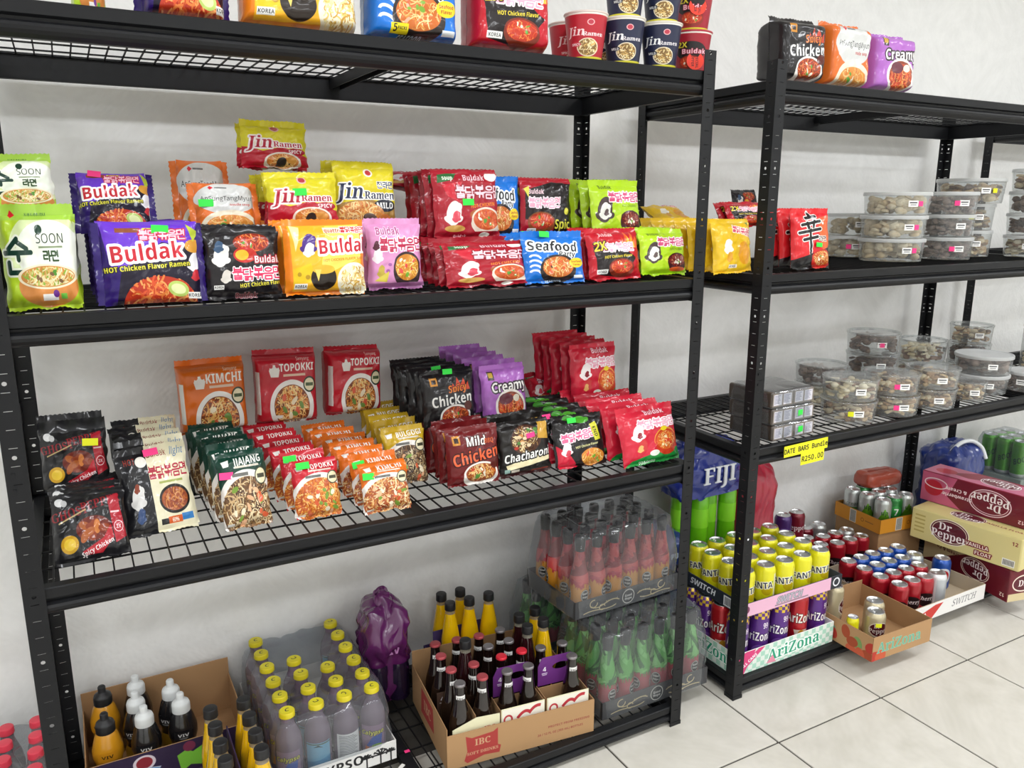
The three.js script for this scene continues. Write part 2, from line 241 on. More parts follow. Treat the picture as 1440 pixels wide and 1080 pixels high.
design('pink', 'pink creamy noodle packet', '#dc96c6', .9, (g, A) => {
  rect(g, 0, 0, 100, A, '#dc96c6'); splash(g, 16, 46, 12, '#f4ecf2'); splash(g, 14, 34, 7, '#5a2a3a'); splash(g, 20, 66, 9, '#c8b04a'); text(g, 'Buldak', 36, 16, 13, '#a8487e', { s: '#f6dcee', lw: 1.6 }); hangul(g, '불닭볶음면', 60, 32, 15, '#b8224a', { s: '#fbe6f2', jig: .12 }); bowl(g, 68, 62, 26, 20, '#3a2a2e', '#d0862e', ['#f0d060', '#e8a83a', '#fbe9a8'], ['#d8443a', '#7ab03a', '#f6ead0']); oval(g, 36, 58, 3, 2, '#a058a0'); oval(g, 32, 66, 3.5, 2.4, '#a058a0'); poly(g, '#d8c84a', 8, 78, 34, 66, 30, 80); rect(g, 0, A - 9, 100, 9, '#a8689c');
});
design('stew', 'dark red stew flavoured noodle packet', '#a51427', .85, (g, A) => {
  rect(g, 0, 0, 100, A, '#a51427'); poly(g, '#2a6a35', 8, 8, 40, 4, 30, 14, 6, 18); text(g, 'soup', 22, 11, 7, '#eef3e4'); poly(g, '#c82034', 12, 20, 44, 16, 36, 40, 20, 34); text(g, 'Buldak', 62, 12, 10, '#f0c0c8', { s: '#7d1020', lw: 1 }); hangul(g, '불닭볶음면', 70, 28, 14, '#f6d2dc', { s: '#8a0f22', jig: .08 }); oval(g, 90, 10, 10, 6, '#f4efe8'); text(g, 'HOT CHICKEN', 74, 44, 6, '#e88a2a', { rot: -.08 }); oval(g, 76, 56, 24, 8, '#a85a28'); bowl(g, 78, 62, 24, 15, '#e8d9c8', '#c85a2a', REDPASTA); splash(g, 27, 54, 17, '#f0e6e2'); splash(g, 30, 58, 8, '#d8485a'); oval(g, 28, 72, 16, 4, '#c89a4a'); rect(g, 0, A - 9, 100, 9, '#9a1224'); oval(g, 74, A - 5, 8, 3, '#e8e4da'); text(g, 'Buldak', 36, A - 4, 6, '#e8b4bc');
});
design('seafood', 'bright blue seafood noodle packet', '#1a74d2', .84, (g, A) => {
  rect(g, 0, 0, 100, A, '#1a74d2'); text(g, 'Seafood', 46, 24, 21, '#16181c', { s: '#f6f8fa', lw: 5, rot: .06 }); text(g, 'Party', 68, 38, 11, '#16181c', { s: '#f6f8fa', lw: 3, rot: .06 }); for (let i = 0; i < 4; i++) { g.strokeStyle = '#f2f6fa'; g.lineWidth = 3; g.beginPath(); g.ellipse(16, 44 + i * 8, 9, 5, .4, 3, 5.6); g.stroke(); }
  bowl(g, 52, 58, 30, 20, '#2a2220', '#c86a2a', PASTA, ['#e8603a', '#f0b090', '#3a2a2a', '#7aa83a']); oval(g, 84, 52, 12, 8, '#f2d22a'); text(g, 'Seafood', 84, 50, 4.6, '#a03a1a'); text(g, 'Flavor', 84, 55, 4.6, '#a03a1a'); rect(g, 78, 72, 16, 5, '#f0f4f8'); text(g, 'SEAFOOD', 45, A - 4, 6, '#cfe2f4');
});
design('seafood5', 'bright blue seafood noodle multipack', '#1a74d2', .84, (g, A) => { DESIGN.seafood.draw(g, A); rect(g, 20, A - 15, 20, 9, '#f0dc22'); text(g, '5', 25, A - 10.5, 9, '#1c1c20'); text(g, 'PACKS', 33, A - 10.5, 3.6, '#1c1c20'); });
design('volcano', 'red and black fiery noodle packet', '#bd1527', .85, (g, A) => {
  rect(g, 0, 0, 100, A, '#bd1527'); poly(g, '#1c1416', 8, 30, 50, 26, 90, 50, 60, A - 4, 14, A - 10); flames(g, 60, 34, 36, 30, '#e8642a'); flames(g, 66, 34, 26, 20, '#f2b83a'); text(g, 'Buldak', 34, 12, 8, '#f2d0d0'); hangul(g, '불닭볶음면', 56, 32, 12, '#f3a8c0', { s: '#fff0f4', lw: .36, jig: .1 }); text(g, '2X', 20, 30, 20, '#ecd83a', { s: '#3a1a14', lw: 3, rot: -.1 }); text(g, 'HOT Chicken Flavor', 54, 47, 6, '#ecd83a', { rot: -.04 }); bowl(g, 58, 64, 24, 13, '#7a2a18', '#b8321c', REDPASTA); tag(g, 22, A - 14, 20, 7, 'KOREA');
});
design('topspicy', 'red noodle packet lettered Spicy', '#a81426', .85, (g, A) => {
  rect(g, 0, 0, 100, A, '#a81426'); poly(g, '#1c1416', 6, 20, 60, 8, 100, 10, 100, 40, 60, 60, 6, 60); text(g, 'Buldak', 26, 22, 9, '#eac8d0'); hangul(g, '불닭볶음면', 44, 36, 12, '#f2a8c0', { s: '#fff0f4', lw: .36, jig: .1 }); bowl(g, 36, 62, 26, 13, '#8a4a22', '#b8321c', REDPASTA); poly(g, '#181214', 60, A, 62, 52, 80, 38, 100, 40, 100, A); text(g, 'Spicy', 84, 66, 18, '#dcd84a', { s: '#2a2a14', lw: 1.5 }); oval(g, 88, 48, 5, 5, '#dcd84a'); tag(g, 18, A - 10, 16, 6, 'KOREA'); poly(g, '#d9d24a', 4, 18, 14, 14, 12, 30);
});
design('lime', 'lime green black bean noodle packet', '#b6dc22', .85, (g, A) => {
  rect(g, 0, 0, 100, A, '#b6dc22'); splash(g, 24, 44, 22, '#4a3a3a'); splash(g, 24, 46, 15, '#eef0e6'); splash(g, 26, 48, 6, '#6a5a5a'); rect(g, 0, 70, 100, 20, '#a8d41a'); hangul(g, '불닭볶음면', 68, 24, 13, '#d8487a', { s: '#fdf0f4', lw: .4, jig: .1 }); text(g, 'Buldak', 30, 10, 8, '#3f5a14'); text(g, 'HOT Chicken', 74, 38, 5, '#6a8a14'); oval(g, 76, 62, 23, 16, '#2a1418'); bowl(g, 76, 58, 22, 13, '#4a1a1e', '#6a1a1c', ['#a83a2a', '#7a1f1c', '#d08a6a'], ['#f0e8d8', '#7ab03a']); oval(g, 76, 74, 18, 4, '#e8642a'); poly(g, '#d9e84a', 44, 54, 56, 50, 52, 64);
});
design('yellow', 'mustard yellow noodle packet', '#e6bb1e', .95, (g, A) => {
  rect(g, 0, 0, 100, A, '#e6bb1e'); hangul(g, '불닭볶음면', 74, 22, 10, '#d8486a', { s: '#fdf4e4', lw: .4, rot: .2 }); oval(g, 76, 60, 16, 20, '#e09a1e'); splash(g, 34, 48, 15, '#f4efe2'); splash(g, 36, 66, 10, '#d89a2a'); rect(g, 32, A - 16, 24, 6, '#efeae0'); text(g, 'KOREA', 44, A - 13, 5, '#333'); poly(g, '#4f8a3a', 86, 6, 96, 4, 92, 14); 
});
design('shin', 'red noodle packet with black brushed character', '#dc222a', 1.25, (g, A) => {
  rect(g, 0, 0, 100, A, '#dc222a'); poly(g, '#e8582a', 62, 20, 100, 12, 100, 100, 78, 92); for (let i = 0; i < 8; i++) { g.strokeStyle = '#f0823a'; g.lineWidth = 1.2; g.beginPath(); g.moveTo(64 + i * 5, 22); g.lineTo(74 + i * 4, 90); g.stroke(); }
  const S = [[30, 20, 58, 16], [44, 8, 44, 18], [20, 34, 68, 26], [34, 30, 38, 40], [54, 26, 52, 38], [14, 50, 70, 42], [24, 64, 62, 58], [43, 44, 42, 92]];
  for (const [c, w] of [['#f6eee8', 10], ['#141214', 6]]) { g.strokeStyle = c; g.lineWidth = w; g.lineCap = 'round'; for (const [a, b, x, y] of S) { g.beginPath(); g.moveTo(a, b); g.lineTo(x, y); g.stroke(); } }
  hangul(g, '라면', 76, 62, 10, '#22161a', { s: '#f6e8e0' }); poly(g, '#1c1416', 0, 104, 100, 78, 100, A, 0, A); bowl(g, 74, 102, 28, 18, '#c8281e', '#c85a1e', PASTA); poly(g, '#2a2a2a', 0, 112, 40, 104, 40, A, 0, A); oval(g, 76, 30, 3, 3, '#f6e8e0');
});
design('ansung', 'orange noodle packet with grey oval panel', '#e0702a', .78, (g, A) => {
  rect(g, 0, 0, 100, A, '#e0702a'); oval(g, 52, 27, 44, 25, '#d5d6d4'); poly(g, '#cc2030', 30, 7, 35, 10, 30, 13, 27, 10); rect(g, 36, 9, 18, 2, '#6a6a6a'); text(g, 'AnSungTangMyun', 53, 27, 9.4, '#232426', { thin: 1 }); text(g, 'noodle soup', 70, 37, 5, '#b5302a'); oval(g, 54, A - 6, 42, 26, '#efe4cc'); bowl(g, 54, A - 10, 38, 17, '#e9ddc4', '#d98a3a', PASTA);
});
design('jinhot', 'yellow and red spicy noodle packet', '#d9ce22', .82, (g, A) => {
  rect(g, 0, 0, 100, A, '#d9ce22'); poly(g, '#b8182e', 0, 44, 30, 52, 60, 44, 100, 60, 100, A, 0, A); oval(g, 50, 13, 7, 6, '#e6b4b4'); oval(g, 50, 13, 5, 4, '#b8384a'); text(g, 'Jin', 28, 37, 27, '#b01a34', { font: 'serif', s: '#f6ecec', lw: 5, skew: .2 }); text(g, 'Ramen', 69, 40, 13, '#b01a34', { font: 'serif', s: '#f6ecec', lw: 3 }); oval(g, 80, 52, 16, 6, '#b01a34'); text(g, 'SPICY', 80, 52, 8, '#f6ecec'); bowl(g, 60, 68, 28, 15, '#e8e0d4', '#c87a3a', PASTA, ['#2a2a2a', '#e8b04a', '#e8d8b8', '#5a8a3a']); oval(g, 74, 66, 8, 6, '#d99a4a'); oval(g, 58, 70, 7, 9, '#302a2a', .5);
});
design('jinmild', 'yellow noodle packet with navy lettering', '#dacb24', .92, (g, A) => {
  rect(g, 0, 0, 100, A, '#dacb24'); poly(g, '#a07a3a', 0, 60, 50, 52, 100, 64, 100, A, 0, A); oval(g, 54, 15, 8, 6, '#efe6d8'); oval(g, 54, 15, 5, 4, '#b8383a'); text(g, 'Jin', 25, 42, 30, '#1b2548', { font: 'serif', s: '#f2f2ee', lw: 4, skew: .18 }); text(g, 'Ramen', 72, 47, 15, '#1b2548', { font: 'serif', s: '#f2f2ee', lw: 3 }); hangul(g, '진라면', 82, 32, 9, '#1b2548', { s: '#f2f2ee' }); oval(g, 80, 62, 19, 9, '#1b2030'); text(g, 'MILD', 80, 62, 12, '#f2f2ee'); oval(g, 40, 76, 38, 20, '#c88a52'); noodles(g, 40, 74, 36, 18, PASTA, 120, 1.6); oval(g, 56, 82, 13, 8, '#3a3432', .4); oval(g, 56, 80, 11, 6, '#6a5a52', .4); oval(g, 80, 82, 10, 8, '#c87a3a');
});
design('ghost', 'black ghost pepper noodle packet', '#18181b', .82, (g, A) => {
  rect(g, 0, 0, 100, A, '#18181b'); oval(g, 12, 12, 6, 5, '#d8d8d8'); oval(g, 18, 14, 4, 4, '#b8b8b8'); text(g, 'GHOST', 24, 26, 14, '#8a1a22', { font: 'serif', rot: -.12 }); text(g, 'PEPPER', 66, 18, 14, '#8a1a22', { font: 'serif', rot: -.12 }); g.strokeStyle = '#b8a070'; g.lineWidth = 1.6; g.beginPath(); g.moveTo(8, 36); g.lineTo(46, 24); g.stroke(); oval(g, 54, 46, 24, 14, '#6a2418'); for (let i = 0; i < 9; i++) oval(g, rr(38, 70), rr(36, 54), 8, 4.5, pick(['#a85a2a', '#c8783a', '#8a3a1e']), rr(0, 3)); oval(g, 20, 60, 12, 10, '#c89a1e'); oval(g, 20, 60, 8, 6.5, '#e6c23a'); poly(g, '#b01f2c', 36, 70, 66, 58, 78, 44, 80, 60, 62, 74, 40, A - 8); text(g, 'Spicy Chicken', 57, 67, 7, '#f2e8e8', { rot: -.28 }); poly(g, '#a81c2c', 76, 14, 90, 10, 98, 60, 82, 66); rect(g, 79, 30, 12, 2, '#e8c8cc'); ring(g, 88, 48, 6, 6, '#e8c8cc', 1); text(g, '2X', 88, 48, 6, '#e8c8cc');
});
design('light', 'half black half cream light noodle packet', '#ebe4c4', .78, (g, A) => {
  rect(g, 0, 0, 42, A, '#17171b'); rect(g, 42, 0, 58, A, '#ebe4c4'); text(g, 'HOT', 18, 12, 8, '#8a2a20'); oval(g, 34, 13, 8, 5, '#eeeae0'); splash(g, 22, 44, 13, '#e6e4e0'); splash(g, 22, 60, 8, '#2f4a7a'); splash(g, 22, 36, 5, '#8a3a22'); text(g, 'Buldak', 57, 7, 9, '#8a2c2c', { thin: 1 }); text(g, 'light', 86, 7, 10, '#4a7ab0', { skew: .3, thin: 1 }); hangul(g, '불닭볶음면', 70, 24, 10.5, '#b01f3a', { jig: .06 }); rect(g, 54, 33, 34, 2, '#a8b060'); oval(g, 72, 50, 22, 13, '#1c1816'); oval(g, 72, 50, 19, 10.5, '#9a4a22'); noodles(g, 72, 50, 18, 10, ['#b8622e', '#8a3a1c', '#d08a4a'], 80, 1.2); rect(g, 48, 66, 10, 5, '#222'); rect(g, 58, 65, 20, 6, '#d9622e'); text(g, '60%', 68, 68, 5, '#f8eee0'); rect(g, 78, 64, 16, 6, '#3a7fc0');
});
const bowlPack = (bg, word, ws) => (g, A) => { rect(g, 0, 0, 100, A, bg); oval(g, 30, 22, 8, 6, '#f2eee8'); poly(g, '#f2eee8', 21, 22, 39, 22, 36, 31, 24, 31); oval(g, 25, 17, 3, 3, bg); oval(g, 35, 17, 3, 3, bg); text(g, word, 66, 20, ws, '#f6f2ec'); rect(g, 44, 28, 36, 3, '#e8c8b0'); text(g, 'Samyang', 76, 10, 5, '#f0dcd0', { thin: 1 }); oval(g, 56, 68, 36, 33, '#f0ece6'); oval(g, 56, 68, 29, 27, '#7a3a1c'); noodles(g, 56, 68, 28, 26, PASTA, 200, 1.4); for (let i = 0; i < 8; i++) oval(g, rr(40, 72), rr(56, 82), 5, 3, pick(['#d85a3a', '#f0e0c0', '#6a8a3a']), rr(0, 3)); oval(g, 86, 42, 10, 10, '#26382a'); oval(g, 86, 42, 8, 8, '#e6dcb8'); rect(g, 80, 40, 12, 4, '#4a5a3a'); rect(g, 24, A - 14, 16, 4, '#e8e4dc'); rect(g, 1, 24, 5, A - 40, '#e9e6e0'); };
design('kimchibig', 'large orange kimchi noodle multipack', '#dd6a18', .86, bowlPack('#dd6a18', 'KIMCHI', 15));
design('topokkibig', 'large red rice cake noodle multipack', '#c01b2c', .92, bowlPack('#c01b2c', 'TOPOKKI', 13));
const smallPack = (bg, word, ws, cols) => (g, A) => { rect(g, 0, 0, 100, A, bg); text(g, 'Samyang', 76, 8, 5, '#e8e4dc', { thin: 1 }); poly(g, '#f2eee8', 8, 14, 24, 12, 22, 21, 11, 22); text(g, word, 62, 15, ws, '#f6f2ec', { rot: -.04 }); rect(g, 34, 22, 50, 3, '#d8cfc0'); oval(g, 54, 82, 62, 54, '#efe9e2'); rect(g, 26, 32, 34, 5, '#6a6a66'); oval(g, 54, 86, 54, 48, cols[0]); noodles(g, 54, 82, 54, 44, cols, 420, 1.8); for (let i = 0; i < 16; i++) oval(g, rr(22, 86), rr(54, A - 6), rr(4, 8), rr(2.5, 4.5), pick(['#d8603a', '#f0e2c4', '#7a9a3a', '#e8b48a']), rr(0, 3)); oval(g, 86, 40, 13, 13, '#3a4030'); oval(g, 86, 40, 11, 11, '#ece2bc'); rect(g, 78, 37, 16, 6, '#4a4a3a'); rect(g, 6, A - 10, 14, 4, '#e8e4dc'); };
design('jjajang', 'dark green black bean noodle packet', '#0e3b2e', 1.12, smallPack('#0e3b2e', 'JJAJANG', 15, ['#6a4a2e', '#c9a878', '#8a6238', '#e6d2a8', '#4a3020']));
design('topokki', 'small red rice cake noodle packet', '#c41d2e', 1.15, smallPack('#c41d2e', 'TOPOKKI', 14, ['#c8682a', '#e8a24a', '#d9822e', '#f2c67a', '#b04a1e']));
design('kimchi', 'small orange kimchi noodle packet', '#e0701e', 1.1, smallPack('#e0701e', 'KIMCHI', 15, ['#a8542a', '#e6b87a', '#c9823e', '#f0dcae', '#8a3a1e']));
design('bulgogi', 'mustard yellow bulgogi noodle packet', '#c4a01c', 1.15, smallPack('#c4a01c', 'BULGOGI', 14, ['#5a4232', '#a88a62', '#d9c69a', '#7a5a3e', '#3a2a22']));
design('chickenblack', 'black spicy chicken noodle packet', '#1b181a', .9, (g, A) => {
  rect(g, 0, 0, 100, A, '#1b181a'); rect(g, 14, 12, 14, 12, '#c8862a'); rect(g, 17, 15, 8, 6, '#2a1a10'); flames(g, 52, 34, 40, 20, '#c8442a'); text(g, 'Spicy', 66, 30, 15, '#e07a2a', { s: '#3a1410', lw: 2, rot: -.05 }); text(g, 'Chicken', 54, 46, 21, '#f6f4f0', { s: '#2a2a2e', lw: 4, rot: -.05 }); bowl(g, 58, 72, 30, 18, '#f0ece6', '#8a3a1c', REDPASTA); oval(g, 84, 58, 8, 7, '#5a1f16');
});
design('creamy', 'purple creamy chicken noodle packet', '#b06ac2', .95, (g, A) => {
  rect(g, 0, 0, 100, A, '#b06ac2'); rect(g, 14, 10, 13, 14, '#3a2a26'); rect(g, 16, 12, 9, 8, '#c8a23a'); text(g, 'Creamy', 60, 36, 22, '#f8f5f2', { s: '#33242f', lw: 5, rot: -.04 }); oval(g, 60, 68, 35, 27, '#f2ece4'); oval(g, 60, 68, 30, 23, '#8a3a20'); noodles(g, 60, 70, 29, 21, REDPASTA, 150, 1.5); oval(g, 50, 56, 16, 9, '#6a2a3a'); oval(g, 74, 56, 8, 6, '#efe6d2');
});
design('mild', 'maroon mild chicken noodle packet', '#6a1518', .88, (g, A) => {
  rect(g, 0, 0, 100, A, '#6a1518'); rect(g, 10, 12, 14, 13, '#c8862a'); rect(g, 13, 15, 8, 7, '#2a1a10'); text(g, 'Mild', 54, 22, 18, '#f6f2ec', { s: '#3a0c0e', lw: 3 }); text(g, 'BBQ', 80, 24, 10, '#c85a2a'); text(g, 'Chicken', 54, 44, 24, '#e8643a', { s: '#3a0c0e', lw: 4, rot: -.1 }); bowl(g, 62, 70, 34, 17, '#f2ece4', '#9a4a20', PASTA); oval(g, 90, 58, 10, 8, '#5a1a14');
});
design('chach', 'black noodle packet with cream band', '#1a1716', .86, (g, A) => {
  rect(g, 0, 0, 100, A, '#1a1716'); oval(g, 50, 30, 30, 22, '#4a2a1c'); noodles(g, 50, 30, 28, 20, DARKPASTA, 110, 1.5); for (let i = 0; i < 14; i++) oval(g, rr(28, 72), rr(14, 44), 4, 2.6, pick(['#b8382a', '#e0c8a0', '#4a7a2a', '#c88a4a'])); poly(g, '#c89a3a', 78, 4, 96, 6, 96, 34, 72, 30); poly(g, '#eee2b8', 8, 66, 100, 52, 100, 66, 12, 74); text(g, 'Chacharoni', 52, 54, 17, '#f8f6f0', { s: '#1a1716', lw: 4, skew: .2, rot: -.05 }); rect(g, 6, 72, 10, 8, '#8aa8a0'); rect(g, 18, 74, 16, 5, '#c8c0b0'); rect(g, 0, A - 8, 100, 8, '#3a1616'); rect(g, 58, 78, 34, 3, '#a84a3a');
});
design('curry', 'black and pink noodle packet', '#1a1718', .9, (g, A) => {
  rect(g, 0, 0, 100, A, '#1a1718'); oval(g, 56, 10, 16, 7, '#4aa02a'); oval(g, 34, 6, 12, 5, '#3a8a22'); poly(g, '#d0203a', 2, 50, 28, 70, 40, A, 4, A); splash(g, 20, 58, 13, '#f6e8ea'); splash(g, 22, 64, 6, '#d8485a'); hangul(g, '불닭볶음면', 46, 36, 13, '#e86a98', { s: '#fdeff4', lw: .42, jig: .08, rot: -.12 }); poly(g, '#d9d83a', 70, 20, 84, 16, 90, 46, 78, 48); text(g, 'END', 80, 33, 9, '#2a2a18', { rot: 1.3 }); text(g, 'HOT Chicken Flavor', 60, 54, 5, '#e8e4a0', { rot: -.1 }); bowl(g, 70, 74, 27, 17, '#2a1a18', '#d8862e', ['#f2c45a', '#e8963a', '#fbe2a0'], ['#e0603a', '#7ab03a']);
});
design('redgreen', 'red noodle packet with green base', '#cc1f38', .98, (g, A) => {
  rect(g, 0, 0, 100, A, '#cc1f38'); poly(g, '#1f8a3a', 0, A, 14, A - 10, 60, A - 20, 100, A - 22, 100, A); text(g, 'Buldak', 62, 12, 11, '#f6cdd6', { s: '#a0142a', lw: 1.4 }); hangul(g, '불닭볶음면', 64, 30, 13, '#f4a8bf', { s: '#fff2f5', lw: .42, jig: .12 }); splash(g, 28, 44, 16, '#fbf2f0'); splash(g, 30, 48, 6, '#8a1a2a'); splash(g, 32, 66, 12, '#c83a3a'); splash(g, 28, 70, 7, '#e8b06a'); oval(g, 76, 62, 21, 22, '#e89a3a'); bowl(g, 76, 62, 20, 19, '#c83a1e', '#d9622a', ['#f2b04a', '#e8823a', '#fbe0a0'], ['#d83a2a', '#f0e0b0']); oval(g, 74, 42, 6, 4, '#f0d82a'); oval(g, 52, 80, 9, 5, '#e8f0e0'); text(g, 'TOMATO', 40, A - 5, 7, '#e4f0e2');
});
// the pillow pouch: front and back sheets, sealed ends
const seal = (v) => Math.max(0, 1 - Math.pow(Math.abs(2 * v - 1), 5));
function pouchZ(u, v, t, sd, side) {
  const [a, b] = side ? [v, u] : [u, v];
  const across = Math.pow(Math.max(0, 1 - Math.pow(Math.abs(2 * a - 1), t > .07 ? 16 : 4)), .5), along = Math.pow(t > .07 ? Math.max(0, 1 - Math.pow(Math.abs(2 * b - 1), 14)) : seal(b), .7);
  const nz = (N3(u * 5 + sd, v * 5, sd * 3) * .0042 + N3(u * 11, v * 11 + sd, sd) * .0022) * (1.3 - along * .55), fold = Math.sin(a * 34 + sd * 5 + N3(a * 4, b * 3, sd) * 3) * .0022 * Math.pow(1 - along, .8) * Math.min(1, across * 1.4);
  const cr = -Math.pow(1 - Math.min(1, Math.abs(N3(u * 3.2 + sd * 2, v * 3.2, sd * 1.7)) * 7), 2) * .0032 * (.45 + (1 - along)) - Math.pow(1 - Math.min(1, Math.abs(N3(u * 6 + sd, v * 2.4 + 9, sd)) * 8), 2) * .0022;
  return Math.max(.0006, t / 2 * across * along + (nz * 1.25 + fold + cr) * Math.min(1, across * 2) * Math.min(1, along * 6 + .1));
}
const SEAL = .012;
function pouchGeo(w, h, t, sd, side) {
  const nx = 30, ny = 30, P = [], U = [], I = [], e0 = .007, y0 = side ? 0 : e0, y1 = side ? h : h - SEAL, xa = side ? -w / 2 + SEAL : -w / 2, xb = -xa;
  for (const s of [1, -1]) {
    const base = P.length / 3;
    for (let j = 0; j <= ny; j++) for (let i = 0; i <= nx; i++) {
      const sq = (q) => t > .07 ? .5 - .5 * Math.cos(q * Math.PI) : q, u = sq(i / nx), v = sq(j / ny), edge = N3(v * 6 + s * .01, u * 6, sd) * .004, x = xa + (xb - xa) * u, inset = side ? 1 : 1 - .035 * Math.pow(seal(v), 2), iy = side ? 1 - .03 * Math.pow(seal(u), 2) : 1;
      P.push(x * inset + (i === 0 || i === nx ? edge : 0), y0 + (y1 - y0) * (side ? .5 + (v - .5) * iy : v), s * pouchZ(u, v, t, sd + (s > 0 ? 0 : 2), side));
      if (s > 0) U.push(.8 * (x + w / 2) / w, (y0 + (y1 - y0) * v) / h); else U.push(.82 + .16 * (1 - u), v);
    }
    for (let j = 0; j < ny; j++) for (let i = 0; i < nx; i++) { const a = base + j * (nx + 1) + i, b = a + 1, c = a + nx + 1, d = c + 1; if (s > 0) I.push(a, b, d, a, d, c); else I.push(a, d, b, a, c, d); }
  }
  const row = (nx + 1) * (ny + 1);
  const stitch = (k, k2) => { const a = k, b = k2, c = row + k, d = row + k2; I.push(a, c, b, b, c, d); };
  for (let j = 0; j < ny; j++) { stitch(j * (nx + 1), (j + 1) * (nx + 1)); const q = j * (nx + 1) + nx; I.push(q, q + nx + 1, row + q, q + nx + 1, row + q + nx + 1, row + q); }
  for (let i = 0; i < nx; i++) { I.push(i, i + 1, row + i, i + 1, row + i + 1, row + i); const q = ny * (nx + 1) + i; stitch(q, q + 1); }
  const g = new THREE.BufferGeometry(); g.setAttribute('position', new THREE.Float32BufferAttribute(P, 3)); g.setAttribute('uv', new THREE.Float32BufferAttribute(U, 2)); g.setIndex(I); g.computeVertexNormals(); return g;
}
// crimped fin with a saw-tooth edge: runs from the pouch end outward by len
function sealGeo(w, len, sd, v0, v1, bend, plain) {
  const n = 28, P = [], U = [], I = [];
  for (let i = 0; i <= n; i++) { const u = i / n, x = (u - .5) * w, wv = Math.sin(u * 17 + sd * 4) * .002 + N3(u * 4, sd, 1) * .009; [0, .5, 1].forEach((k) => { P.push(x, k * len * (1 - bend * .35 * k) - (k === 1 && i % 2 ? .0018 : 0), wv * (k + .15) + bend * len * k * k * -.8); U.push(plain ? .812 : .8 * u, plain ? .05 : v0 + (v1 - v0) * k); }); }
  for (let i = 0; i < n; i++) for (let k = 0; k < 2; k++) { const a = i * 3 + k, b = a + 3; I.push(a, b, b + 1, a, b + 1, a + 1); }
  const f = new THREE.BufferGeometry(); f.setAttribute('position', new THREE.Float32BufferAttribute(P, 3)); f.setAttribute('uv', new THREE.Float32BufferAttribute(U, 2)); f.setIndex(I); f.computeVertexNormals();
  const r = f.clone(); r.translate(0, 0, -.0007); const ix = Array.from(r.index.array); for (let i = 0; i < ix.length; i += 3) { const q = ix[i]; ix[i] = ix[i + 1]; ix[i + 1] = q; } r.setIndex(ix); r.computeVertexNormals();
  return mergeGeometries([f, r]);
}
const NEON = { g: mat('#35e04a', .7), p: mat('#ff3f8c', .7), y: mat('#eef01e', .7), o: mat('#ff4a2a', .7) };
let sealSeed = 1;
function packet(key, name, label, group, w, h, t, opt = {}) {
  const o = new THREE.Group(), m = designMat(key), sd = (sealSeed += 1.37) % 50;
  o.name = name; o.userData = { label, category: opt.cat ?? 'noodle packet' }; if (group) o.userData.group = group;
  part(o, 'pouch', pouchGeo(w, h, t, sd, opt.side), m);
  if (opt.side) for (const s of [-1, 1]) { const f = part(o, 'crimped_seal', sealGeo(h * .97, SEAL + .003, sd + s, .02, .06, .3, true), m); f.rotation.z = -s * Math.PI / 2; f.position.set(s * (w / 2 - SEAL - .0005), h / 2, 0); }
  else { const f = part(o, 'crimped_seal', sealGeo(w * .985, SEAL + (opt.ear ?? .003), sd, .95, .995, opt.bend ?? rr(-.2, .8)), m); f.position.y = h - SEAL - .0005; const b = part(o, 'crimped_seal', sealGeo(w * .97, .0074, sd + 2, .05, .005, 0), m); b.position.set(0, .0076, 0); b.rotation.x = Math.PI - .5; }
  for (const [u, v, c, s = .022] of opt.st ?? []) {
    const q = part(o, 'price_sticker', new THREE.BoxGeometry(s * 1.35, s * .7, .0006), NEON[c], ({ g: 'neon green', p: 'neon pink', y: 'neon yellow', o: 'orange red' })[c] + ' price sticker');
    q.position.set((u - .5) * w, v * h, pouchZ(u, v, t, sd, opt.side) + .0015); q.rotation.set(opt.side ? 0 : (v - .5) * -.2, 0, rr(-.12, .12));
  }
  return o;
}
/* place a packet from the photograph: left and right edge of its foot in pixels, the top in pixels, at depth z.
   The foot stands on the deck (y given) or, for the upper layer, where the pixel says. n packets run back from it. */
function put(key, x0, x1, base, top, z, o = {}) {
  const y = o.y ?? null, A = onZ(x0, base, z), B = onZ(x1, base, z), yb = y ?? (A.y + B.y) / 2, lean = o.lean ?? .12, cx = (A.x + B.x) / 2, w = (B.x - A.x) * .972;
  const cxp = (x0 + x1) / 2, d = dirOf(o.tx ?? cxp, top), nrm = new THREE.Vector3(0, Math.sin(lean), Math.cos(lean)), k = new THREE.Vector3(cx, yb, z).sub(EYE).dot(nrm) / d.dot(nrm), T = EYE.clone().addScaledVector(d, k);
  const h = o.h ?? Math.hypot(T.y - yb, T.z - z), t = o.t ?? .034, n = o.n ?? 1, dz = o.dz ?? t * 1.14 / Math.cos(lean);
  const name = o.name ?? 'noodle_packet', what = DESIGN[key].what, where = o.at ?? 'on the shelf';
  let first = null;
  for (let i = 0; i < n; i++) {
    const p = i < 3 ? packet(key, name, '', null, w, h, t, { ...o, st: i === 0 ? o.st : i === 1 ? (o.st2 ?? []) : (o.st3 ?? []) }) : first.clone();
    if (i < 3) first = p;
    p.name = numbered(name);
    p.userData = { category: o.cat ?? 'noodle packet', label: i ? `${what} ${o.behind ?? 'further back'}, ${where}` : `${n > 1 ? 'foremost ' : ''}${what}, ${where}` };
    if (n > 2 && i) p.userData.group = `${what}s ${where}`;
    p.position.set(cx + (i ? rr(-.005, .005) + (o.dx ?? 0) * i : 0), yb + (o.dy ?? 0) * i, z - t * .45 - dz * i);
    p.rotation.set(-lean * (1 + .04 * i), (o.yaw ?? 0) + rr(-.035, .035), (o.roll ?? 0) + rr(-.018, .018), 'YXZ');
    scene.add(p);
  }
  return { w, h, cx, yb };
}
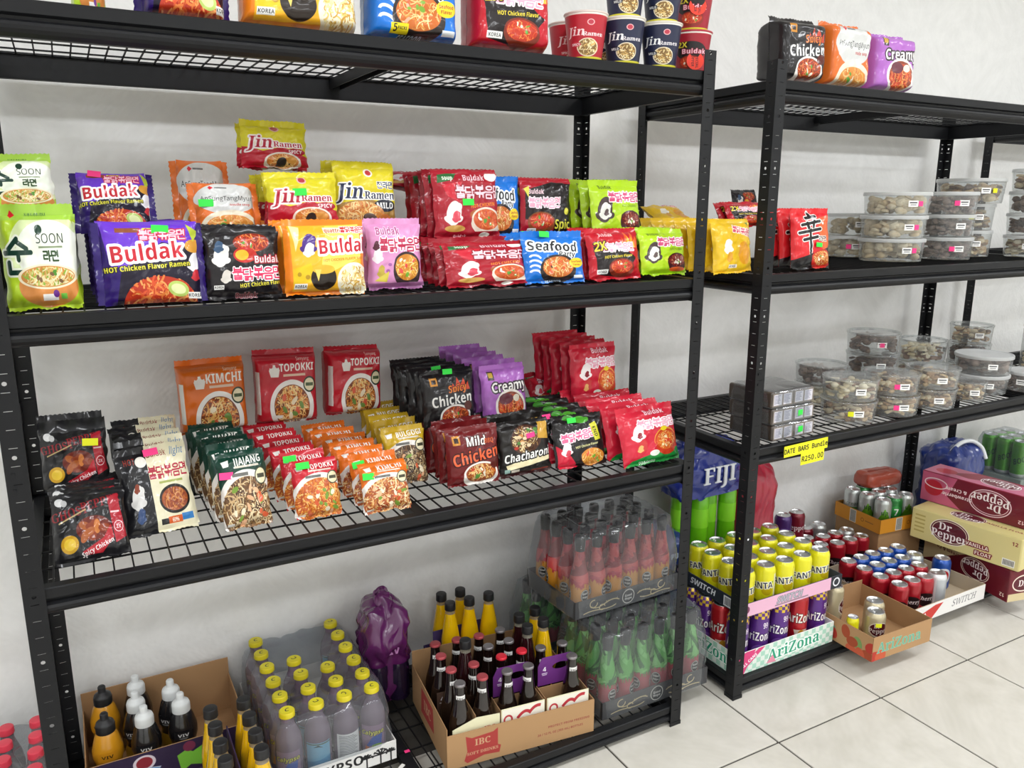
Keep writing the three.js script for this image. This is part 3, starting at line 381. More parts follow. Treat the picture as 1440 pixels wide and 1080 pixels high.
// ---------- middle shelf of the first rack ----------
const S3 = DK[2], S2 = DK[1], S4 = DK[3], S1 = DK[0];
const m3 = 'on the upper middle shelf';
put('soon', 8, 120, 430, 293, -.045, { y: S3, t: .05, n: 6, lean: .06, ear: .008, at: 'beside the left post' });
put('soon', -16, 84, 300, 216, -.20, { y: S3 + .158, t: .045, lean: .12, at: 'standing on the pale green packets below', roll: .03 });
put('purple', 136, 297, 421, 312, -.045, { y: S3, t: .045, n: 7, side: true, lean: .1, st: [[.6, .9, 'g']], at: 'beside the pale green packets' });
put('purple', 101, 224, 305, 243, -.22, { y: S3 + .128, t: .04, side: true, lean: .4, st: [[.3, .93, 'p', .018]], at: 'lying back on top of the purple row' });
put('black', 292, 402, 413, 318, -.05, { y: S3, t: .04, n: 8, lean: .12, st: [], at: 'between purple and orange packets' });
put('cheese', 402, 520, 411, 310, -.045, { y: S3, t: .045, n: 7, lean: .06, yaw: -.03, at: m3 });
put('pink', 520, 600, 398, 308, -.09, { y: S3, t: .04, n: 7, lean: .1, at: 'between orange and dark red packets' });
put('stew', 630, 748, 405, 338, -.045, { y: S3, t: .03, n: 8, lean: .3, dz: .038, dy: .001, at: 'lower row beside the blue packets' });
put('seafood', 741, 829, 401, 327, -.045, { y: S3, t: .035, n: 7, lean: .22, st: [[.35, .95, 'g', .02]], st2: [[.2, .95, 'g', .02]], at: 'lower row on the middle shelf' });
put('volcano', 832, 908, 397, 321, -.05, { y: S3, t: .035, n: 7, lean: .22, at: 'lower row on the middle shelf' });
put('lime', 905, 971, 391, 322, -.05, { y: S3 + .0045, t: .035, n: 7, lean: .2, at: 'lower row by the right post' });
// second layer standing on the rows
put('ansung', 270, 372, 320, 257, -.20, { y: S3 + .127, t: .04, n: 1, side: true, lean: .25, st: [[.22, .55, 'g']], at: 'leaning in front of its twin' });
put('ansung', 246, 330, 305, 225, -.27, { y: S3 + .130, t: .04, lean: .12, side: true, at: 'behind its twin against the wall' });
put('jinhot', 378, 482, 313, 242, -.17, { y: S3 + .137, t: .034, n: 4, lean: .16, dz: .046, st: [[.45, .62, 'g']], at: 'second layer above the orange packets' });
put('jinhot', 341, 438, 250, 171, -.33, { y: S3 + .264, t: .036, n: 2, lean: .1, at: 'third layer at the very top', behind: 'behind its twin' });
put('jinmild', 472, 562, 313, 229, -.2, { y: S3 + .137, t: .036, n: 3, lean: .08, at: 'second layer above the pink packets', ear: .008 });
put('stew', 613, 708, 320, 237, -.17, { y: S3 + .104, t: .03, n: 5, lean: .12, dz: .036, dx: -.004, st: [[.5, .52, 'g']], at: 'upper row on the middle shelf' });
put('stew', 543, 648, 236, 216, -.34, { y: S3 + .226, t: .032, h: .14, lean: 1.28, roll: -.06, at: 'lying flat on top of the upper row' });
put('seafood', 672, 736, 322, 248, -.2, { y: S3 + .105, t: .034, n: 2, lean: .1, at: 'upper row on the middle shelf', behind: 'behind its twin' });
put('topspicy', 735, 808, 315, 248, -.19, { y: S3 + .103, t: .036, n: 3, lean: .08, at: 'upper row on the middle shelf' });
put('lime', 835, 908, 322, 255, -.17, { y: S3 + .10, t: .034, n: 4, lean: .18, dz: .045, dy: .004, at: 'upper row on the middle shelf' });
// ---------- middle shelf of the second rack: packets ----------
put('yellow', 1007, 1063, 373, 308, -.06, { y: S3, t: .03, n: 7, lean: .14, dz: .05, at: 'on the second rack beside its left post' });
put('yellow', 935, 985, 306, 281, -.36, { y: S3 + .125, t: .035, n: 1, h: .13, lean: 1.1, at: 'lying across the top of the yellow row' });
put('volcano', 1030, 1085, 312, 283, -.22, { y: S3 + .12, h: .09, t: .03, n: 2, lean: .5, at: 'lying on top of the yellow row', behind: 'behind its twin' });
put('black', 1040, 1075, 300, 275, -.33, { y: S3 + .125, h: .12, t: .03, lean: .3, at: 'behind the red packets on the yellow row' });
put('shin', 1119, 1172, 370, 294, -.06, { y: S3, t: .036, n: 3, lean: .14, dz: .045, yaw: -.05, st: [[.62, .4, 'g', .018]], at: 'beside the biscuit tubs' });
// ---------- lower shelf of the first rack ----------
put('ghost', 72, 186, 764, 690, -.06, { y: S2 + .005, t: .034, n: 3, lean: .5, dz: .055, at: 'lower row beside the left post' });
put('ghost', 58, 158, 676, 600, -.24, { y: S2 + .10, t: .036, n: 2, lean: .2, st: [[.74, .72, 'y']], ear: .02, at: 'upper row beside the left post', behind: 'behind its twin' });
put('light', 174, 283, 722, 628, -.16, { y: S2, t: .03, n: 5, lean: .42, dz: .056, dy: .004, st: [[.5, .93, 'p']], at: 'on the lower middle shelf', yaw: .06 });
put('kimchibig', 254, 354, 598, 508, -.44, { y: S2 + .128, t: .09, lean: .04, name: 'noodle_multipack', cat: 'multipack', at: 'against the wall beside the red ones' });
put('topokkibig', 362, 452, 585, 494, -.44, { y: S2 + .128, t: .09, lean: .04, name: 'noodle_multipack', cat: 'multipack', at: 'beside the orange multipack', yaw: -.04 });
put('topokkibig', 460, 540, 574, 488, -.44, { y: S2 + .13, t: .09, lean: .04, name: 'noodle_multipack', cat: 'multipack', at: 'beside the purple packets', yaw: .03, roll: -.03 });
put('jjajang', 316, 388, 736, 634, -.10, { y: S2, t: .036, n: 6, lean: .3, dz: .058, dx: -.006, dy: .003, st: [[.16, .7, 'p']], at: 'in the green row' });
put('topokki', 418, 486, 731, 646, -.085, { y: S2, t: .036, n: 6, lean: .32, dz: .06, dx: -.008, dy: .004, st: [[.24, .9, 'g']], st2: [[.2, .88, 'g']], at: 'in front of the red multipacks' });
put('kimchi', 514, 584, 724, 648, -.045, { y: S2, t: .036, n: 7, lean: .34, dz: .055, dx: -.006, dy: .003, st: [[.16, .72, 'g']], st2: [[.16, .8, 'g']], at: 'in the orange row' });
put('bulgogi', 546, 607, 675, 600, -.20, { y: S2, t: .036, n: 5, lean: .25, dz: .055, dx: .004, dy: .004, at: 'behind the orange row' });
put('mild', 632, 707, 676, 600, -.115, { y: S2, t: .036, n: 5, lean: .12, at: 'in the maroon row' });
put('chach', 706, 780, 659, 591, -.12, { y: S2, t: .034, n: 4, lean: .14, st: [[.58, .72, 'p', .018]], at: 'beside the maroon row' });
put('curry', 786, 858, 648, 582, -.10, { y: S2, t: .034, n: 5, lean: .3, dz: .05, dy: .002, st: [[.36, .88, 'g', .02]], st2: [[.1, .9, 'p', .02]], at: 'beside the red and green row' });
put('redgreen', 880, 962, 653, 571, -.035, { y: S2, t: .034, n: 5, lean: .3, dz: .06, dx: -.004, dy: .002, at: 'lower row by the right post' });
put('chickenblack', 598, 674, 588, 519, -.25, { y: S2 + .115, t: .036, n: 5, lean: .14, dz: .045, dx: -.004, st: [[.5, .95, 'g', .02]], st2: [[.4, .95, 'g', .02]], at: 'above the maroon row', st3: [] });
put('creamy', 682, 746, 582, 513, -.25, { y: S2 + .11, t: .034, n: 6, lean: .16, dz: .045, dx: -.004, dy: .004, at: 'above the black packets' });
put('redgreen', 806, 872, 553, 484, -.30, { y: S2 + .115, t: .036, n: 5, lean: .1, dz: .042, dx: -.004, dy: .004, at: 'upper row by the wall' });
put('stew', 752, 800, 555, 524, -.42, { y: S2 + .10, h: .11, t: .03, n: 1, lean: .8, at: 'lying back beside the upper red packets' });
// ---------- top shelves ----------
const multi = { name: 'noodle_multipack', cat: 'multipack', t: .11, lean: .02 };
put('purple', 192, 332, 26, -80, -.02, { ...multi, y: S4, h: .17, side: true, at: 'on the top shelf' });
put('cheese', 342, 510, 42, -80, -.02, { ...multi, y: S4, h: .18, at: 'on the top shelf' });
put('seafood5', 522, 650, 58, -60, -.02, { ...multi, y: S4, h: .17, at: 'on the top shelf' });
put('volcano', 668, 778, 72, -50, -.02, { ...multi, y: S4, h: .17, at: 'on the top shelf' });
put('chickenblack', 1097, 1162, 112, 22, -.03, { ...multi, y: S4, at: 'on top of the second rack', ear: .01 });
put('ansung', 1163, 1224, 116, 28, -.04, { ...multi, y: S4, at: 'on top of the second rack' });
put('creamy', 1227, 1287, 122, 44, -.045, { ...multi, y: S4, at: 'on top of the second rack' });
put('soon', 100, 150, 5, -80, -.12, { ...multi, y: S4, h: .17, t: .08, at: 'on the top shelf behind the purple multipack' });
// ---------- noodle cups on the top shelf ----------
const wrapTex = (draw, ratio = .5, px = 512) => canvasTex(px, Math.round(px * ratio), (g, W) => { g.scale(W / 100, W / 100); draw(g, 100 * ratio); });
function cupProto(kind) {
  const C = { spicy: ['#b3202f', '#b01a34'], mild: ['#1f2440', '#1b2040'], fire: ['#a01a2c', '#1c1416'] }[kind];
  const m = new THREE.MeshPhysicalMaterial({ roughness: .42, map: wrapTex((g, A) => {
    rect(g, 0, 0, 100, A, C[0]); rect(g, 0, A - 3, 100, 3, '#d8cf3a'); rect(g, 0, 0, 100, 1.5, '#e8e2d8');
    for (const x of [25, 75]) { if (kind === 'fire') { oval(g, x, 20, 15, 10, '#1c1416'); text(g, '2X', x - 8, 14, 8, '#d9c83a', { s: '#3a1a14', lw: 1 }); text(g, 'Buldak', x + 3, 20, 7, '#f3c0cc', { s: '#8a1024', lw: 1.2 }); bowl(g, x, 32, 12, 7, '#8a2a1c', '#b8321c', REDPASTA); }
      else { oval(g, x + 4, 9, 3, 3, '#e6b4b4'); oval(g, x + 4, 9, 2.2, 2.2, '#b8384a'); text(g, 'Jin', x - 8, 18, 11, kind === 'mild' ? '#f2f2f0' : '#f4d8d8', { font: 'serif', skew: .2 }); text(g, 'Ramen', x + 7, 20, 5.4, '#f0eaea', { font: 'serif' }); oval(g, x + 2, 33, 10, 9, '#e8dcc0'); oval(g, x + 2, 33, 9, 8, '#8a6a3a'); noodles(g, x + 2, 33, 9, 8, ['#e8d49a', '#d9b266', '#7a5a2e', '#f3e6bb'], 80, .8); oval(g, x - 9, 30, 5, 2.4, kind === 'mild' ? '#12162a' : '#c83a48'); text(g, kind === 'mild' ? 'MILD' : 'SPICY', x - 9, 30, 3, '#f4f4f0'); } }
  }, .45) });
  const o = new THREE.Group(); o.name = 'noodle_cup';
  part(o, 'cup', lathe([[0, .002], [.034, .002], [.036, 0], [.038, .004], [.049, .096], [.0505, .098]], 28), m);
  part(o, 'lid', lathe([[.0505, .098], [.052, .0995], [.052, .102], [.05, .103], [.046, .1015], [0, .1015]], 28), mat(kind === 'fire' ? '#b03040' : kind === 'mild' ? '#d9d2c4' : '#d9c8c0', .35));
  return o;
}
const cups = { spicy: cupProto('spicy'), mild: cupProto('mild'), fire: cupProto('fire') };
function cup(kind, px, py, z, y, label, yaw = 0, st) {
  const p = onZ(px, py, z), o = cups[kind].clone(); o.name = numbered('noodle_cup'); o.position.set(p.x, y, z); o.rotation.y = yaw - 2.15; o.userData = { label, category: 'noodle cup' }; scene.add(o);
  if (st) { const q = part(o, 'offer_sticker', new THREE.CylinderGeometry(.022, .022, .0008, 20), offerMat, 'round orange red special offer sticker'); q.rotation.set(Math.PI / 2 - .12, 0, 0, 'YXZ'); const a = -o.rotation.y - .45; q.rotation.y = a; q.position.set(Math.sin(a) * .0425, st, Math.cos(a) * .0425); }
  return o;
}
const offerMat = [mat('#f0391f', .6), printMat(.04, .04, (g) => { rect(g, 0, 0, 100, 100, '#f0391f'); text(g, 'SPECIAL', 50, 40, 21, '#3a0c08'); text(g, 'OFFER', 50, 64, 21, '#3a0c08'); }, .6, {}, 128), mat('#f0391f', .6)];
const CY = S4 + .001;
cup('spicy', 823, 78, -.06, CY, 'red noodle cup beside the navy cups on the top shelf');
cup('spicy', 800, 72, -.17, CY, 'red noodle cup behind the red cup on the top shelf', .4);
cup('mild', 876, 84, -.06, CY, 'navy noodle cup next to the red cup', .02);
cup('mild', 928, 88, -.06, CY, 'navy noodle cup next to the sticker marked cup', -.03);
cup('mild', 876, 84, -.062, CY + .1035, 'navy noodle cup stacked above the navy cup next to red', .1);
cup('mild', 928, 88, -.062, CY + .1035, 'navy noodle cup stacked above the navy cup next to sticker', -.1);
cup('fire', 971, 92, -.098, CY, 'lower dark red noodle cup with round sticker', -.15, .03);
cup('fire', 971, 92, -.099, CY + .1035, 'upper dark red noodle cup with round sticker', -.2, .055);
cup('mild', 850, 78, -.17, CY, 'navy noodle cup in the second row of the top shelf', .1);

// ---------- cans ----------
const alu = new THREE.MeshPhysicalMaterial({ color: new THREE.Color(.78, .79, .8), metalness: 1, roughness: .28 });
function canGeo(r, h) { return lathe([[r * .7, .004], [r * .78, 0], [r * .86, .002], [r, .012], [r, h - .016], [r * .93, h - .008], [r * .8, h - .0012], [r * .8, h - .0005]], 24); }
function lidGeo(r, h) { return lathe([[r * .8, h - .0015], [r * .83, h], [r * .81, h + .0012], [r * .77, h], [r * .73, h - .004], [r * .7, h - .0035], [0, h - .0035]], 24); }
const tabGeo = (h) => { const s = new THREE.Shape(); s.absellipse(0, 0, .0075, .0125, 0, 6.2832); const k = new THREE.Path(); k.absellipse(0, -.005, .004, .0045, 0, 6.2832, true); s.holes.push(k); return new THREE.ExtrudeGeometry(s, { depth: .001, bevelEnabled: false, curveSegments: 8 }).rotateX(-Math.PI / 2).translate(0, h - .003, .002); };
const CANG = {}; const cang = (r, h) => CANG[r + '_' + h] ??= { b: canGeo(r, h), l: lidGeo(r, h), t: tabGeo(h) };
function canMat(draw, metal = .35) { return new THREE.MeshPhysicalMaterial({ map: wrapTex(draw, .55), roughness: .3, metalness: metal, clearcoat: .5, clearcoatRoughness: .12 }); }
const twice = (f) => (g, A) => { f(g, A, 25); f(g, A, 75); };
const CAN = {
  fanta: canMat((g, A) => { rect(g, 0, 0, 100, A, '#e8e21c'); twice((g, A, x) => { oval(g, x + 10, 34, 9, 8, '#c8b018'); poly(g, '#6aa82a', x + 8, 22, x + 20, 20, x + 14, 30); text(g, 'FANTA', x - 2, 28, 13, '#20263a', { s: '#f4f2e2', lw: 2.4, rot: -.12 }); })(g, A); rect(g, 46, 10, 8, 36, '#f0eec8'); }, .15),
  coke: canMat((g, A) => { rect(g, 0, 0, 100, A, '#a81526'); twice((g, A, x) => { oval(g, x, 36, 17, 12, '#241418'); text(g, 'Cherry', x, 34, 9, '#f4e8e8', { skew: .3, font: 'serif' }); })(g, A); }),
  pepper: canMat((g, A) => { rect(g, 0, 0, 100, A, '#7c1228'); twice((g, A, x) => { text(g, 'Pepper', x, 26, 12, '#f4eaea', { font: 'serif' }); })(g, A); }),
  blue: canMat((g, A) => { rect(g, 0, 0, 100, A, '#1a4fa8'); twice((g, A, x) => { oval(g, x, 28, 14, 14, '#e8eef4'); oval(g, x, 28, 10, 10, '#c8202e'); })(g, A); }),
  silver: canMat((g, A) => { rect(g, 0, 0, 100, A, '#c3c8c6'); twice((g, A, x) => { text(g, 'cream', x, 26, 10, '#7a8a80'); rect(g, x - 8, 32, 16, 8, '#5a9a4a'); })(g, A); }, .6),
  white: canMat((g, A) => { rect(g, 0, 0, 100, A, '#dfe2e4'); rect(g, 20, 8, 26, 40, '#c2c8cc'); for (let i = 0; i < 9; i++) rect(g, 56, 10 + i * 4, 18, 1.4, '#7a8088'); }, .3),
  cream: canMat((g, A) => { rect(g, 0, 0, 100, A, '#c9bd9c'); twice((g, A, x) => { oval(g, x, 24, 17, 12, '#f0e8d8'); oval(g, x, 24, 15.5, 10.5, '#5a1220'); text(g, 'Dr', x - 4, 19, 8, '#f6f0ea', { font: 'serif' }); text(g, 'Pepper', x, 26, 9.5, '#f6f0ea', { font: 'serif' }); text(g, 'VANILLA', x, 38, 6, '#7a1a24'); text(g, 'FLOAT', x, 44, 6, '#7a1a24'); })(g, A); }, .45),
  green: canMat((g, A) => { rect(g, 0, 0, 100, A, '#1f7a32'); twice((g, A, x) => { oval(g, x, 26, 12, 12, '#2f9a42'); text(g, '7', x, 26, 18, '#f2f6ee'); })(g, A); }, .4),
  limeade: canMat((g, A) => { rect(g, 0, 0, 100, A, '#b9beba'); twice((g, A, x) => { poly(g, '#6aa82a', x - 14, 40, x, 14, x + 14, 36, x + 4, A - 4); text(g, 'up', x, 22, 12, '#2a5a2a'); })(g, A); }, .55),
  energy: canMat((g, A) => { rect(g, 0, 0, 100, A, '#57b01e'); rect(g, 0, A - 6, 100, 6, '#d0d4d0'); twice((g, A, x) => { text(g, 'BOOST', x, 26, 12, '#1a4a14', { rot: -.3 }); })(g, A); }, .4),
  grape: canMat((g, A) => { rect(g, 0, 0, 100, A, '#4a2a72'); twice((g, A, x) => { oval(g, x, 30, 12, 10, '#7a5aa8'); text(g, 'grape', x, 28, 9, '#efe8f6'); })(g, A); }),
  azpurple: canMat((g, A) => { rect(g, 0, 0, 100, A, '#5a2a86'); for (let i = 0; i < 20; i++) for (let j = 0; j < 3; j++) if ((i + j) % 2) rect(g, i * 5, j * 3, 5, 3, '#e8c23a'); twice((g, A, x) => { text(g, '99', x + 8, 16, 8, '#f4ecf4'); text(g, 'AriZona', x - 2, 27, 12, '#f8f4f8', { s: '#2a1048', lw: 1.5 }); oval(g, x, 42, 12, 7, '#8a5ab8'); poly(g, '#e8b43a', x - 8, 50, x, 40, x + 8, 50); })(g, A); }),
  azred: canMat((g, A) => { rect(g, 0, 0, 100, A, '#b81a24'); twice((g, A, x) => { text(g, 'AriZona', x, 22, 13, '#f8f2ea', { s: '#5a0c12', lw: 1.5 }); poly(g, '#f0e4d0', x - 12, 34, x + 12, 34, x + 5, 52, x - 5, 52); oval(g, x, 40, 6, 6, '#d8a02a'); })(g, A); }),
};
function can(kind, x, y, z, label, group, r = .033, h = .122, yaw = rr(0, 6.28)) {
  const o = new THREE.Group(), g = cang(r, h); o.name = numbered(h > .15 ? 'tall_can' : 'drink_can'); o.position.set(x, y, z); o.rotation.y = yaw; o.userData = { label, category: 'can' }; if (group) o.userData.group = group;
  part(o, 'can_body', g.b, CAN[kind]); part(o, 'lid', g.l, alu); part(o, 'pull_tab', g.t, alu); scene.add(o); return o;
}
const FACE = -2.2; // turn a print's middle (u = .25) toward the aisle
// ---------- cardboard ----------
const kraft = mat('#a8825a', .85), whiteCard = mat('#e9e7e2', .7);
// open tray; h can differ per side [front, right, back, left]; prints: material per side
function tray(o, w, d, h, m, prints = {}, t = .003, names = 'panel') {
  const hs = Array.isArray(h) ? h : [h, h, h, h], put4 = [[0, 0, d / 2, 0, w, hs[0], 'front'], [w / 2, 0, 0, Math.PI / 2, d, hs[1], 'right'], [0, 0, -d / 2, Math.PI, w, hs[2], 'back'], [-w / 2, 0, 0, -Math.PI / 2, d, hs[3], 'left']];
  part(o, 'tray_base', box(w - t, t, d - t, 0, t / 2, 0), m);
  for (const [x, , z, a, len, hh, side] of put4) {
    if (!hh) continue;
    const p = part(o, 'tray_wall', rbox(len, hh, t, .0012, 0, hh / 2, -t / 2), m); p.position.set(x, 0, z); p.rotation.y = a;
    if (prints[side]) { const q = part(p, 'printed_face', panelGeo(len - .001, hh - .001), prints[side]); q.position.set(0, hh / 2, .0006); }
  }
}
const LOGO = (g, s, x, y, size, c, o = {}) => text(g, s, x, y, size, c, o);

// AriZona tray with tall cans, second rack bottom
const azFront = printMat(.42, .075, (g, A) => { rect(g, 0, 0, 100, A, '#dfe8e0'); for (let i = 0; i < 25; i++) for (let j = 0; j < 5; j++) if ((i + j) % 2) rect(g, i * 4, j * 4, 4, 4, '#a8d4c0'); poly(g, '#d8407a', 0, 2, 20, -2, 8, 18, 0, 18); poly(g, '#d8407a', 0, 12, 22, 0, 28, 0, 4, 18); text(g, 'TALL CANS', 12, 9, 3.6, '#fff', { rot: -.55 }); text(g, 'AriZona', 58, 9, 13, '#1f9a74', { s: '#f4f8f4', lw: 2, font: 'serif', rot: -.04 }); poly(g, '#e890a8', 30, 16, 36, 10, 40, 17); }, .6);
const azSide = printMat(.3, .075, (g, A) => { rect(g, 0, 0, 100, A, '#dfe8e0'); for (let i = 0; i < 18; i++) for (let j = 0; j < 5; j++) if ((i + j) % 2) rect(g, i * 6, j * 6, 6, 6, '#a8d4c0'); text(g, 'AriZona', 62, 11, 17, '#1f9a74', { s: '#f4f8f4', lw: 2, font: 'serif' }); }, .6);
{
  const o = thing('cardboard_tray', 'white and green checked cardboard tray holding tall cans', 'tray', [2.045, S1, -.175]);
  tray(o, .44, .30, .075, whiteCard, { front: azFront, left: azSide });
  for (let i = 0; i < 5; i++) for (let j = 0; j < 4; j++) { const k = (j === 0 && i > 2) || (i + j) % 5 === 4 ? (i === 3 ? 'azred' : 'azpurple') : (i * 3 + j) % 4 === 1 ? 'azred' : 'azpurple'; can(k, 1.868 + i * .0885, S1 + .004, -.07 - j * .071, k === 'azred' ? 'tall red iced tea can in the checked tray' : 'tall purple iced tea can in the checked tray', 'tall cans in the checked tray', .0345, .186, FACE + rr(-.4, .4)); }
}
// SWITCH tray with yellow cans on top
const swFront = printMat(.43, .045, (g, A) => { rect(g, 0, 0, 100, A, '#e6b4cc'); text(g, 'SWITCH', 45, A * .42, 7, '#b8b8c2', { s: '#6a6a72', lw: .8, skew: .2 }); rect(g, 30, A * .78, 34, 1, '#8a7a84'); rect(g, 88, 0, 12, A, '#22262e'); ring(g, 94, 5, 3.2, 3.2, '#e8e8ec', 1.2); oval(g, 2, 5, 3, 3, '#7a3a5a'); }, .5);
const swSide = printMat(.30, .045, (g, A) => { rect(g, 0, 0, 100, A, '#252b36'); oval(g, 8, 5, 6, 5, '#e0b8c8'); text(g, 'SWITCH', 42, A * .5, 10, '#eceef2', { skew: .2 }); rect(g, 72, 2, 26, A - 3, '#e4e6ea'); for (let i = 0; i < 12; i++) rect(g, 74 + i * 1.9, 3.5, 1, A - 6, '#22262e'); }, .5);
const SW = S1 + .1935;
{
  const o = thing('cardboard_tray', 'pink fronted cardboard tray of yellow cans', 'tray', [2.07, SW, -.19]);
  tray(o, .44, .32, .045, mat('#3a3e46', .7), { front: swFront, left: swSide });
  for (let i = 0; i < 5; i++) for (let j = 0; j < 4; j++) can('fanta', 1.904 + i * .0832 + rr(-.003, .003), SW + .004, -.085 - j * .0735 + rr(-.003, .003), 'yellow fruit soda can in the pink fronted tray', 'yellow cans in the pink fronted tray', .033, .122, FACE + rr(-.6, .6));
}
// things behind the yellow cans
const filmMat = (c = '#f4f6f8', rough = .08) => new THREE.MeshPhysicalMaterial({ color: c, roughness: rough, transmission: 1, thickness: 0, ior: 1.4 });
const clearFilm = new THREE.MeshPhysicalMaterial({ color: '#e2e5e8', roughness: .07, transmission: .92, thickness: 0, ior: 1.45, side: THREE.DoubleSide }), clearPlastic = new THREE.MeshPhysicalMaterial({ color: '#eceeee', roughness: .07, transmission: .88, thickness: 0, ior: 1.5 });
// wrinkled closed cover: rounded rectangle rings [inset, y], closed by a lumpy top
function coverGeo(w, d, rings, sd, amp = .004, hole, pw = 9) {
  const n = 104, P = [], I = [], raw = rings; rings = []; raw.forEach((r, k) => { rings.push(r); if (k < raw.length - 1) for (const f of [1 / 3, 2 / 3]) rings.push([r[0] + (raw[k + 1][0] - r[0]) * f, r[1] + (raw[k + 1][1] - r[1]) * f]); });
  rings.forEach(([ins, y], k) => { for (let i = 0; i < n; i++) { const a = i / n * Math.PI * 2, c = Math.cos(a), s = Math.sin(a), e = pw, q = Math.pow(Math.pow(Math.abs(c), e) + Math.pow(Math.abs(s), e), -1 / e), x = c * q * (w / 2 - ins), z = s * q * (d / 2 - ins), m = k === 0 ? .2 : 1; const fine = (N3(x * 60 + sd, y * 50, z * 60) + .6 * N3(x * 22, y * 90, z * 22 + sd)) * amp * .42 * m; P.push(x + N3(x * 25, y * 25, sd) * amp * m + c * fine, y + N3(x * 30 + sd, z * 30, y * 9) * amp * m * (k ? 1.6 : 0), z + N3(z * 25, y * 25, sd + 3) * amp * m + s * fine); } });
  const R = rings.length;
  for (let k = 0; k < R - 1; k++) for (let i = 0; i < n; i++) { const a = k * n + i, b = k * n + (i + 1) % n, c = a + n, e = b + n; if (hole && hole(P[a * 3], P[a * 3 + 1], P[a * 3 + 2])) continue; I.push(a, c, b, b, c, e); }
  const top = P.length / 3, yt = rings[R - 1][1]; P.push(0, yt, 0); for (let i = 0; i < n; i++) I.push((R - 1) * n + i, top, (R - 1) * n + (i + 1) % n);
  const g = new THREE.BufferGeometry(); g.setAttribute('position', new THREE.Float32BufferAttribute(P, 3)); g.setIndex(I); g.computeVertexNormals(); return g;
}
const bottleLathe = (pts, seg = 18) => lathe(pts, seg);
const serifFont = await new FontLoader().loadAsync('fonts/droid/droid_serif_bold.typeface.json'), sansFont = await new FontLoader().loadAsync('fonts/droid/droid_sans_bold.typeface.json');
const letters = (s, size, f = serifFont) => { const g = new TextGeometry(s, { font: f, size, depth: .004, curveSegments: 4, bevelEnabled: false }); g.computeBoundingBox(); return g.translate(-(g.boundingBox.max.x + g.boundingBox.min.x) / 2, 0, 0); };
{
  const o = thing('bottle_pack', 'blue wrapped pack of green water bottles behind the yellow cans', 'bottle pack', [2.045, S1, -.46]);
  const gm = mat('#6fc21a', .3, { clearcoat: .6 }), bm = mat('#152c8a', .3, { clearcoat: .7, clearcoatRoughness: .2 });
  for (const [i, x] of [-.095, -.03, .035, .1].entries()) { const b = part(o, 'bottle', bottleLathe([[0, 0], [.03, 0], [.032, .01], [.032, .30], [.029, .34], [.032, .38], [.032, .43], [.02, .47]]), gm); b.position.set(x, 0, .03 * (i % 2)); const l = part(b, 'label', lathe([[.0324, .33], [.0324, .40]], 18), new THREE.MeshPhysicalMaterial({ color: '#86d42a', roughness: .4 })); l.position.y = -.01; }
  part(o, 'blue_wrap', coverGeo(.29, .15, [[.004, .44], [-.004, .455], [-.008, .48], [-.002, .51], [-.008, .545], [.0, .585], [.02, .61], [.05, .622], [.075, .612]], 4, .016, null, 4), bm, 'shiny blue plastic wrap');
  const f = part(o, 'lettering', letters('FIJI', .06), mat('#e9ecf2', .5), 'white lettering'); f.position.set(.0, .495, .088);
  const p = thing('bottle_pack', 'crimson plastic wrapped pack behind the second rack post', 'bottle pack', [2.295, S1, -.47]);
  part(p, 'wrap', coverGeo(.16, .16, [[.002, 0], [0, .1], [-.004, .2], [.002, .3], [-.004, .38], [0, .45], [.02, .49], [.05, .51]], 8, .012, null, 4), mat('#b51f3c', .3, { clearcoat: .6 })); part(p, 'carry_strap', rbox(.02, .004, .1, .001, 0, .512, 0), mat('#d86a80', .5));
  const q = thing('bottle_pack', 'navy blue wrapped water pack low beside the first rack', 'bottle pack', [1.858, S1, -.452]);
  part(q, 'wrap', coverGeo(.11, .2, [[.004, 0], [0, .08], [-.002, .16], [.004, .24], [0, .30], [.02, .335], [.04, .34]], 12, .008, null, 4), mat('#20356e', .35, { clearcoat: .6 }));
  const l = part(q, 'lettering', letters('PURE', .018, sansFont), mat('#b8c4de', .5)); l.position.set(0, .26, .098);
}
// second rack bottom, middle: opened trays of cans
const kraftPrint = (w, h, side) => printMat(w, h, (g, A) => { rect(g, 0, 0, 100, A, '#b48d62'); if (side) { text(g, 'AriZona', 18, A * .45, 15, '#5fae93', { font: 'serif' }); for (let i = 0; i < 9; i++) oval(g, rr(40, 100), rr(A * .3, A), 8, 6, pick(['#b8382a', '#c85a3a', '#a84a2a', '#7a9a5a']), rr(0, 3)); } else { oval(g, 2, A, 16, 12, '#b8382a'); oval(g, 14, A - 4, 9, 8, '#c85a3a'); text(g, 'AriZona', 45, A * .5, 18, '#6fae93', { font: 'serif', s: '#a8ccb8', lw: .6 }); } }, .8);
{
  const o = thing('cardboard_tray', 'brown cardboard tray overhanging the shelf with two cream cans', 'tray', [2.418, S1, -.015], -.03);
  tray(o, .285, .285, [.085, .085, .10, .085], kraft, { front: kraftPrint(.285, .085, false), left: kraftPrint(.285, .085, true) });
  const st1 = can('cream', 2.365, S1 + .004, .055, 'cream soda can with yellow sticker in the brown tray', null, .033, .122, FACE + .2); { const q = part(st1, 'price_sticker', new THREE.CylinderGeometry(.0336, .0336, .014, 8, 1, true, -.3, .6), NEON.y); q.position.y = .085; q.rotation.y = -st1.rotation.y - .55; }
  can('cream', 2.425, S1 + .004, .005, 'cream soda can without sticker in the brown tray', null, .033, .122, FACE + .1);
  can('cream', 2.335, S1 + .004, -.09, 'beige soda can at the back corner of the brown tray', null, .033, .158, FACE + 1.4);
  can('fanta', 2.30, S1 + .0045, .02, 'yellow can squeezed at the edge of the brown tray', null, .02, .1, 1);
}
